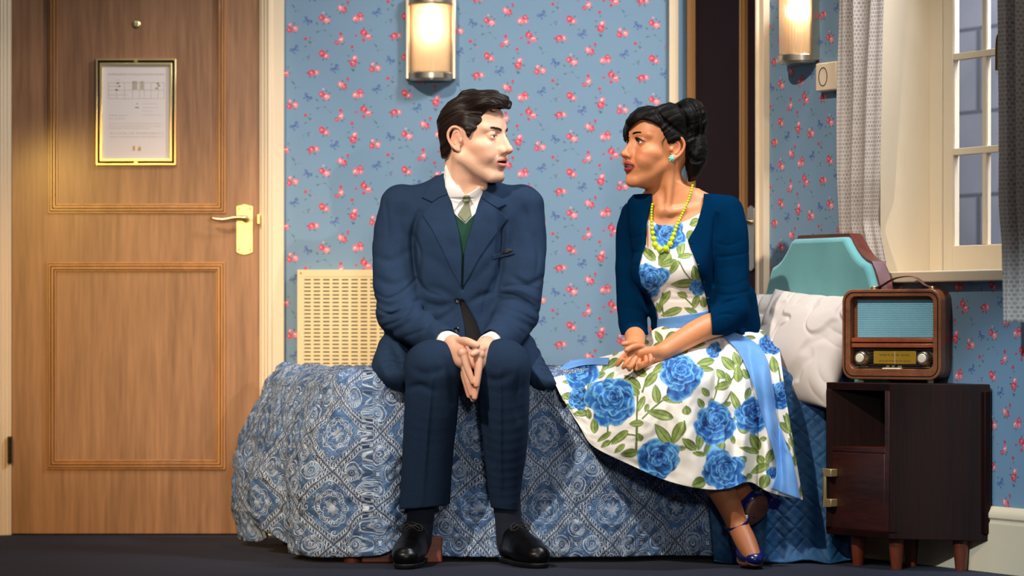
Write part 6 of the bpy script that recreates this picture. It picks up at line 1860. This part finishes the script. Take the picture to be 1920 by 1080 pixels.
Q = np.stack([spline(Q[:, i], NR) for i in range(NC)], 1)   # NR x NC x 3
U_, V_, D_k = Q[..., 0], Q[..., 1], Q[..., 2].copy()
fr = np.linspace(0, 1, NR)[:, None]; fc = np.linspace(0, 1, NC)[None, :]
hang = smoothstep(.35, .9, fr)
# pleats deepen to the hem; the right side hangs in closer folds
ph = fc * 1.0 + .03 * vnoise(np.stack([fr * 3 + fc * 0, fc * 4 + fr * 0, fr * 0 + fc * 0], -1))
D_k += .016 * np.sin(ph * 30 + fr * 1.5) * hang * smoothstep(.15, .3, fc) + .022 * np.sin(ph * 58 + 2 + fr * 2) * smoothstep(.62, .78, fc) * (.25 + .75 * fr)
D_k += .008 * vnoise(np.stack([fc * 14 + fr * 3, fr * 9 + fc * 2, fc * 0 + fr * 0 + 4], -1)) + .003 * vnoise(np.stack([fc * 40 + fr * 12, fr * 26 - fc * 9, fc * 0 + fr * 0 + 9], -1))
for (x0, y0_, x1, y1_, w, am) in ((1352, 622, 1335, 770, 7, .030), (1300, 690, 1345, 905, 9, .012), (1402, 640, 1420, 900, 8, .018), (1110, 690, 1140, 740, 6, .014), (1128, 672, 1075, 712, 6, .012), (1120, 690, 1100, 725, 6, -.012), (1438, 660, 1470, 900, 8, .020), (1190, 680, 1210, 720, 7, .006)):
    ex, ey = x1 - x0, y1_ - y0_; t = np.clip(((U_ - x0) * ex + (V_ - y0_) * ey) / (ex * ex + ey * ey), 0, 1)
    dd = np.hypot(U_ - x0 - t * ex, V_ - y0_ - t * ey); D_k += am * np.exp(-(dd / w) ** 2) * np.sin(np.clip(t, .03, .97) * PI) ** .5
X3 = np.stack([(U_ - 960) / F_PX * D_k, D_k, CAM_Z - (V_ - HOR) / F_PX * D_k], -1)
C = dress_paint(U_, V_)
skirt = link_mesh('skirt', X3.reshape(-1, 3), grid_faces(NR, NC), M_dress, woman, col=C.reshape(-1, 3))
sm = skirt.modifiers.new('thickness', 'SOLIDIFY'); sm.thickness = .0022; sm.offset = 0

M_sash = mat('cornflower_ribbon', rough=.55, sheen=.2, build=lambda: dict(color=mixc(noise(coord('Object'), 14, 3), srgb(70, 130, 202), srgb(104, 160, 222))))
flatU, flatV, flatD = U_[::3, ::3].ravel(), V_[::3, ::3].ravel(), D_k[::3, ::3].ravel()
def skirt_depth(u, v):
    out = np.empty(u.shape)
    for i in np.ndindex(u.shape):
        q = (flatU - u[i]) ** 2 + (flatV - v[i]) ** 2; j = np.argpartition(q, 6)[:6]; out[i] = flatD[j].min()
    return out
def ribbon(name, left, right, lift, parent, nu=24, nv=110, bow=.004):
    Lp, Rp = spline(left, nv), spline(right, nv); w = np.linspace(0, 1, nu)[:, None, None]
    UV = Lp[None] * (1 - w) + Rp[None] * w; d = skirt_depth(UV[..., 0], UV[..., 1])
    for _ in range(6): d = (np.pad(d, ((0, 0), (1, 1)), 'edge')[:, :-2] + np.pad(d, ((0, 0), (1, 1)), 'edge')[:, 2:] + 2 * d) / 4
    d = d - lift - bow * np.sin(w[..., 0] * PI)
    Vv = np.stack([(UV[..., 0] - 960) / F_PX * d, d, CAM_Z - (UV[..., 1] - HOR) / F_PX * d], -1)
    o = link_mesh(name, Vv.reshape(-1, 3), grid_faces(nu, nv), M_sash, parent)
    m = o.modifiers.new('thickness', 'SOLIDIFY'); m.thickness = .002; m.offset = 0
    return o
def z8(l): return [(1280 + x / 2.842, 580 + y / 2.842) for x, y in l]
ribbon('sash_tail', z8([(195, 128), (250, 175), (300, 230), (350, 330), (400, 480), (440, 620), (485, 760), (500, 870), (470, 955)]),
       z8([(270, 122), (340, 150), (405, 195), (452, 275), (480, 420), (503, 570), (545, 700), (585, 800), (628, 1015)]), .010, woman)
ribbon('sash_tail', [(1048, 690), (1070, 677), (1100, 672), (1142, 671)], [(1046, 700), (1072, 690), (1100, 684), (1140, 684)], .012, woman, 12, 50)

# ---- cardigan
def build_fine_knit():
    v = coord('Object'); x, y, z = sep(v); n = noise(v, 420, 2)
    return dict(color=mixc(n, srgb(0, 24, 48), srgb(0, 42, 76)), bump=(n + esin(x * 2200) * .2, .2, .001))
M_card = mat('teal_blue_knit', rough=.95, spec=.02, build=build_fine_knit)
cg = Field(axis((.26, .76, .0026)), axis((8.66, 9.18, .0030)), axis((.58, 1.06, .0026)))
cg.loft(lev([(y, c_ , a_, d_, b_) for y, c_, a_, d_, b_ in WT[1:-2]] + [(612, 1318, 92, 9.03, .125), (626, 1330, 95, 9.04, .13)]), .01, grow=.010)
cg.ell(P(1224, 508, 8.905), (.066, .067, .066), None, .02); cg.ell(P(1278, 502, 8.885), (.066, .066, .066), None, .02)
cg.chain([P(1192, 406, 9.05), P(1184, 440, 9.06), P(1182, 500, 9.06), P(1184, 572, 9.03), P(1190, 628, 8.90)], [.046, .046, .043, .044, .040], .02, 18)
cg.chain([P(1362, 398, 8.96), P(1369, 440, 8.945), P(1371, 510, 8.93), P(1373, 586, 8.89)], [.050, .052, .052, .050], .02, 14)
cg.chain([P(1373, 586, 8.89), P(1345, 605, 8.85), P(1306, 621, 8.805)], [.050, .047, .041], .015, 8)
cg.chain([P(1390, 560, 9.0), P(1400, 612, 9.0)], [.045, .040], .02)
def cf(pts, w, amp): cg.fold(poly(pts), w, amp, y1=9.0)
cf([(1215, 395), (1212, 450), (1216, 520)], .008, .010); cf([(1340, 400), (1332, 470), (1335, 540)], .008, .010)
for k, y in enumerate((455, 480, 505, 530, 552, 575)): cf([(1334 + 5 * (k % 3), y + 4 * (k % 2)), (1362 + 4 * (k % 2), y + 7 - 5 * (k % 3)), (1404, y - 10 + 4 * (k % 3))], .0048, (.0014, .0024, .0008)[k % 3])
for k, y in enumerate((440, 470, 500, 530, 552, 575, 596)): cf([(1155, y - 3 * (k % 2)), (1182, y + 7 - 4 * (k % 3)), (1213, y + 4 * (k % 2))], .005, (.0012, .0022, .0016)[k % 3])
cf([(1330, 590), (1350, 570), (1378, 562)], .005, .005); cf([(1322, 600), (1345, 590), (1370, 590)], .005, .004)
cg.rough(.0022, 26, 4)
ccl = Field(cg.xs, cg.ys, cg.zs); ccl.F = cg.F.copy()
OPEN = [(1224, 340), (1222, 380), (1213, 419), (1211, 458), (1204, 474), (1199, 492), (1195, 508), (1197, 522), (1201, 536), (1220, 558), (1229, 578), (1233, 600), (1232, 640), (1330, 640), (1327, 580), (1322, 556), (1313, 529), (1302, 494), (1292, 468), (1287, 452), (1305, 422), (1317, 383), (1321, 350)]
cg.prism(poly(OPEN, 8.93), 8.6, 8.995, .003)
cg.prism(poly([(1228, 330), (1226, 372), (1262, 372), (1318, 360), (1318, 330)], 8.95), 8.6, 9.3, .006)
# hollow: leave the body and sleeves open
cg.F = np.maximum(cg.F, -(ccl.F + .0065)).astype(np.float32)
for a, b_ in ((P(1186, 600, 8.97), P(1192, 650, 8.84)), (P(1335, 608, 8.84), P(1288, 632, 8.78))):
    d = (b_ - a) / np.linalg.norm(b_ - a); e_ = a + (b_ - a) * .62
    lo, hi = np.minimum(a, b_) - .07, np.maximum(a, b_) + .07
    cg.put(lo, hi, lambda X, Y, Z: np.maximum(-((X - e_[0]) * d[0] + (Y - e_[1]) * d[1] + (Z - e_[2]) * d[2]), np.sqrt((X - b_[0]) ** 2 + (Y - b_[1]) ** 2 + (Z - b_[2]) ** 2) - .055), .002, 'cut')
cg.put((.2, 8.5, .5), (.8, 9.3, 1.1), lambda X, Y, Z: (P(0, 628, 9.0)[2] - Z) * np.where(X > .40, 1, 1) + 0 * X + 0 * Y, .002, 'and')
cardi = cg.obj('cardigan', M_card, woman)
for px, py in ((1293, 458), (1304, 495), (1317, 528), (1324, 557)):
    button_at(ccl, px + 3, py, .0042, mat('navy_pearl_button', srgb(14, 18, 40), .15) if 'navy_pearl_button' not in bpy.data.materials else bpy.data.materials['navy_pearl_button'], cardi, 8.7, 9.1)

# ---- bodice
WI = Field(axis((.33, .66, .0020)), axis((8.80, 9.16, .0022)), axis((.58, 1.02, .0020)))
WI.loft(lev(WT), .01); bust(WI, .056, .022)
WI.rough(.0018, 30, 3)
bod = Field(WI.xs, WI.ys, WI.zs); bod.F = WI.F.copy() - .002
bod.prism(poly([(1150, 330), (1205, 395), (1214, 411), (1235, 422), (1264, 423), (1292, 412), (1312, 400), (1330, 380), (1400, 330)], 8.92), 8.7, 9.3, .002)
def wz5(l): return [(1100 + x / 2.918, 330 + y / 2.918) for x, y in l]
BL_ = zz([(335, 425, 110, 50, 48), (420, 455, 95, 70, -50), (440, 480, 100, 38, -20), (510, 400, 105, 48, -84), (470, 505, 100, 34, -55), (530, 440, 84, 32, -10), (525, 590, 140, 48, -4), (590, 540, 104, 52, 78), (425, 672, 104, 40, -55), (465, 745, 120, 44, -20), (520, 650, 62, 34, 20), (595, 690, 84, 40, -70), (570, 738, 84, 32, 25), (640, 690, 62, 42, 80), (590, 255, 66, 48, -30), (565, 325, 64, 48, -60), (372, 325, 80, 34, 60), (395, 720, 60, 30, 70), (500, 360, 60, 30, 60)], 1100, 330, 2.918)
BR_ = [(1220, 527, 30, 21), (1256, 440, 28, 22), (1306, 539, 15, 23)]
BS_ = [wz5([(500, 470), (530, 530), (585, 590)]), wz5([(415, 640), (415, 720), (425, 770)]), wz5([(535, 665), (560, 690), (590, 720)]), wz5([(590, 640), (640, 640)])]
def bod_col(V):
    u = 960 + V[:, 0] * F_PX / 8.9; v = HOR + (CAM_Z - V[:, 2]) * F_PX / 8.9
    C = np.tile(DWHITE, (len(V), 1))
    for st in BS_: stem_paint(C, u, v, st, 2.6)
    for q in BL_: leaf_paint(C, u, v, *q)
    for q in BR_: rose_paint(C, u, v, *q)
    return C
bod.fold(poly([(1240, 535), (1275, 540), (1310, 535)]), .006, .004); bod.fold(poly([(1235, 560), (1275, 562), (1315, 556)]), .006, .003)
_c = ccl.sample(bod.xs, bod.ys, bod.zs); _c = np.where(bod.zs[None, None, :] > P(0, 405, 8.95)[2], -1, _c)
bod.F = np.maximum(bod.F, _c + .0060).astype(np.float32)
bod.obj('bodice', M_dress, woman, bod_col)
bod.panel(poly([(1215, 603), (1234, 598), (1275, 592), (1345, 580), (1345, 606), (1275, 614), (1232, 622), (1220, 640), (1212, 630)], 8.9), 8.80, 9.02, .0018, .004, .001).obj('waist_sash', M_sash, woman)

# ---- necklace and earring
M_bead = mat('lime_bead', srgb(196, 214, 20), .28, coat=.3)
neck = MB()
NP = [(1299, 346), (1296, 358), (1290, 376), (1281, 397), (1271, 418), (1263, 440), (1255, 460), (1243, 468), (1233, 465), (1227, 454), (1223, 430), (1221.5, 405), (1222, 390), (1224, 380)]
path = spline(NP, 400); seg = np.concatenate([[0], np.cumsum(np.hypot(*np.diff(path, axis=0).T))])
me_w = woman.data; nv_ = len(me_w.vertices); vv_ = np.empty(nv_ * 3, np.float32); me_w.vertices.foreach_get('co', vv_); vv_ = vv_.reshape(-1, 3) + world_origin(woman)
vb = np.array([v.co[:] for v in bpy.data.objects['bodice'].data.vertices]) + world_origin(woman)
pool = np.concatenate([vv_[vv_[:, 2] > .85], vb]); pu = 960 + pool[:, 0] / pool[:, 1] * F_PX; pv = HOR + (CAM_Z - pool[:, 2]) / pool[:, 1] * F_PX
def front_depth(u, v, r=5):
    m = (np.abs(pu - u) < r) & (np.abs(pv - v) < r)
    return pool[m, 1].min() if m.any() else 8.93
nk = empty('necklace', (pw[0], 8.95, 0), None, None); nk.parent = woman; nk.location = (0, 0, 0); ORIGIN[nk.name] = world_origin(woman)
s_ = 2.0; first = None; cord = []
while s_ < seg[-1] - 1:
    u, v = [np.interp(s_, seg, path[:, i]) for i in (0, 1)]
    low = smoothstep(395, 466, v); rp = 2.5 + 3.6 * low ** 1.4
    d = front_depth(u, v) - rp / 650 * .9
    p = P(u, v, d); cord.append(p)
    if first is None:
        b = MB(); b.sphere((0, 0, 0), 1.0, 16, 10); first = b.build('bead', M_bead, None, origin=(0, 0, 0), recalc=False, sharp=0); bd = first
    else:
        bd = first.copy(); COL.objects.link(bd)
    bd.parent = nk; bd.location = p - world_origin(woman); bd.scale = (rp / 650,) * 3
    s_ += rp * 1.98 + .1
b = MB(); b.tube(cord, .0008, 6); b.build('cord', M_bead, nk)
ec = WH.w(.004, .083, -.031)
b = MB()
T = Matrix.Translation(ec) @ Matrix(np.stack([WH.R[0], WH.R[2], WH.R[1]], 1)).to_4x4()
b.lathe([(.0001, -.003), (.008, -.002), (.0085, .001), (.006, .003), (.0001, .004)], 18, T=T)
for ring, (R0, rr, n, h_) in enumerate(((.0068, .0036, 6, .001), (.0036, .0030, 5, .0035), (.0, .0026, 1, .005))):
    for k in range(n):
        a = 2 * PI * k / n + ring * .5; c_ = T @ Vector((R0 * math.cos(a), R0 * math.sin(a), h_)); b.sphere(c_, rr, 10, 7)
b.build('earring', mat('mint_enamel', srgb(122, 206, 180), .35, coat=.2), woman)

# ---- shoes
M_blueshoe = mat('cobalt_leather', srgb(10, 22, 92), .28, coat=.3)
M_tansole = mat('tan_sole', srgb(96, 62, 48), .5)
def pump(heel, ball, toe, up, name='shoe'):
    """closed toe, ankle strap and block heel; heel, ball and toe are centre points above the sole, up is the direction away from the sole"""
    heel, ball, toe, up = (np.array(q, float) for q in (heel, ball, toe, up)); up /= np.linalg.norm(up)
    fw_ = toe - heel; fw_ -= up * (fw_ @ up); fw_ /= np.linalg.norm(fw_); sd = np.cross(fw_, up)
    lo = np.minimum(np.minimum(heel, ball), toe) - .09; hi = np.maximum(np.maximum(heel, ball), toe) + .09
    g = Field.box(lo, hi, .0022)
    g.chain([heel, heel * .5 + ball * .5, ball, toe], [.031, .029, .041, .026], .012, 14, flat=(up, .72))
    top = Field(g.xs, g.ys, g.zs)
    top.chain([heel + up * .042, heel * .55 + ball * .45 + up * .030, ball * .86 + heel * .14 + up * .030], [.034, .032, .030], .006, 12)
    g.F = smax(g.F, -top.F, .003)
    o = g.obj(name, M_blueshoe, woman)
    g = Field.box(lo, hi, .0022)
    pr = [heel - up * .018, heel * .5 + ball * .5 - up * .017, ball - up * .024, toe - up * .014]
    g.chain(pr, [.027, .025, .037, .0225], .012, 14, flat=(up, .22)); g.obj('sole', M_tansole, o)
    b = MB(); hb_ = heel - up * .021
    q = []
    for k, (r_, dz) in enumerate(((.024, 0), (.020, .02), (.019, .048))):
        for a in range(14):
            th = 2 * PI * a / 14; q.append(hb_ - up * dz + fw_ * r_ * math.cos(th) + sd * r_ * math.sin(th))
    fs = [(i * 14 + a, i * 14 + (a + 1) % 14, (i + 1) * 14 + (a + 1) % 14, (i + 1) * 14 + a) for i in range(2) for a in range(14)] + [tuple(range(14))[::-1], tuple(28 + a for a in range(14))]
    b.add(q, fs); b.build('heel', M_tansole if name == 'x' else M_blueshoe, o, bevel=.001)
    return o
ta = SHOE_A['toe']
s1 = pump(P(1390, 1012, 8.775), P(1408, 1040, 8.655), P(1415, 1047, 8.600), (.10, -.22, 1))
ak = SHOE_A['ankle'] + np.array([-.002, -.004, .010]); dirn = (P(1352, 918, 8.69) - SHOE_A['ankle']); dirn /= np.linalg.norm(dirn)
e1 = np.cross(dirn, (0, 1, 0)); e1 /= np.linalg.norm(e1); e2 = np.cross(dirn, e1)
b = MB(); b.tube([ak + e1 * .0365 * math.cos(a) + e2 * .0365 * math.sin(a) - dirn * .010 * math.sin(a) for a in np.linspace(0, 2 * PI, 40, endpoint=False)], .0045, 8, True, flat=.35, up=e1); b.build('ankle_strap', M_blueshoe, s1)
b = MB(); bp = ak + e1 * -.0 - e2 * 0; bkl = ak + (-e1 if (-e1)[0] > 0 else e1) * .028 + np.array([0, -.026, .004]); b.box(bkl[0] - .004, bkl[0] + .004, bkl[1] - .003, bkl[1] + .002, bkl[2] - .005, bkl[2] + .005); b.build('buckle', M_steel, s1, bevel=.001)
s2 = pump(P(1432, 925, 8.80), P(1412, 948, 8.755), P(1405, 968, 8.735), (-.35, .75, .35))
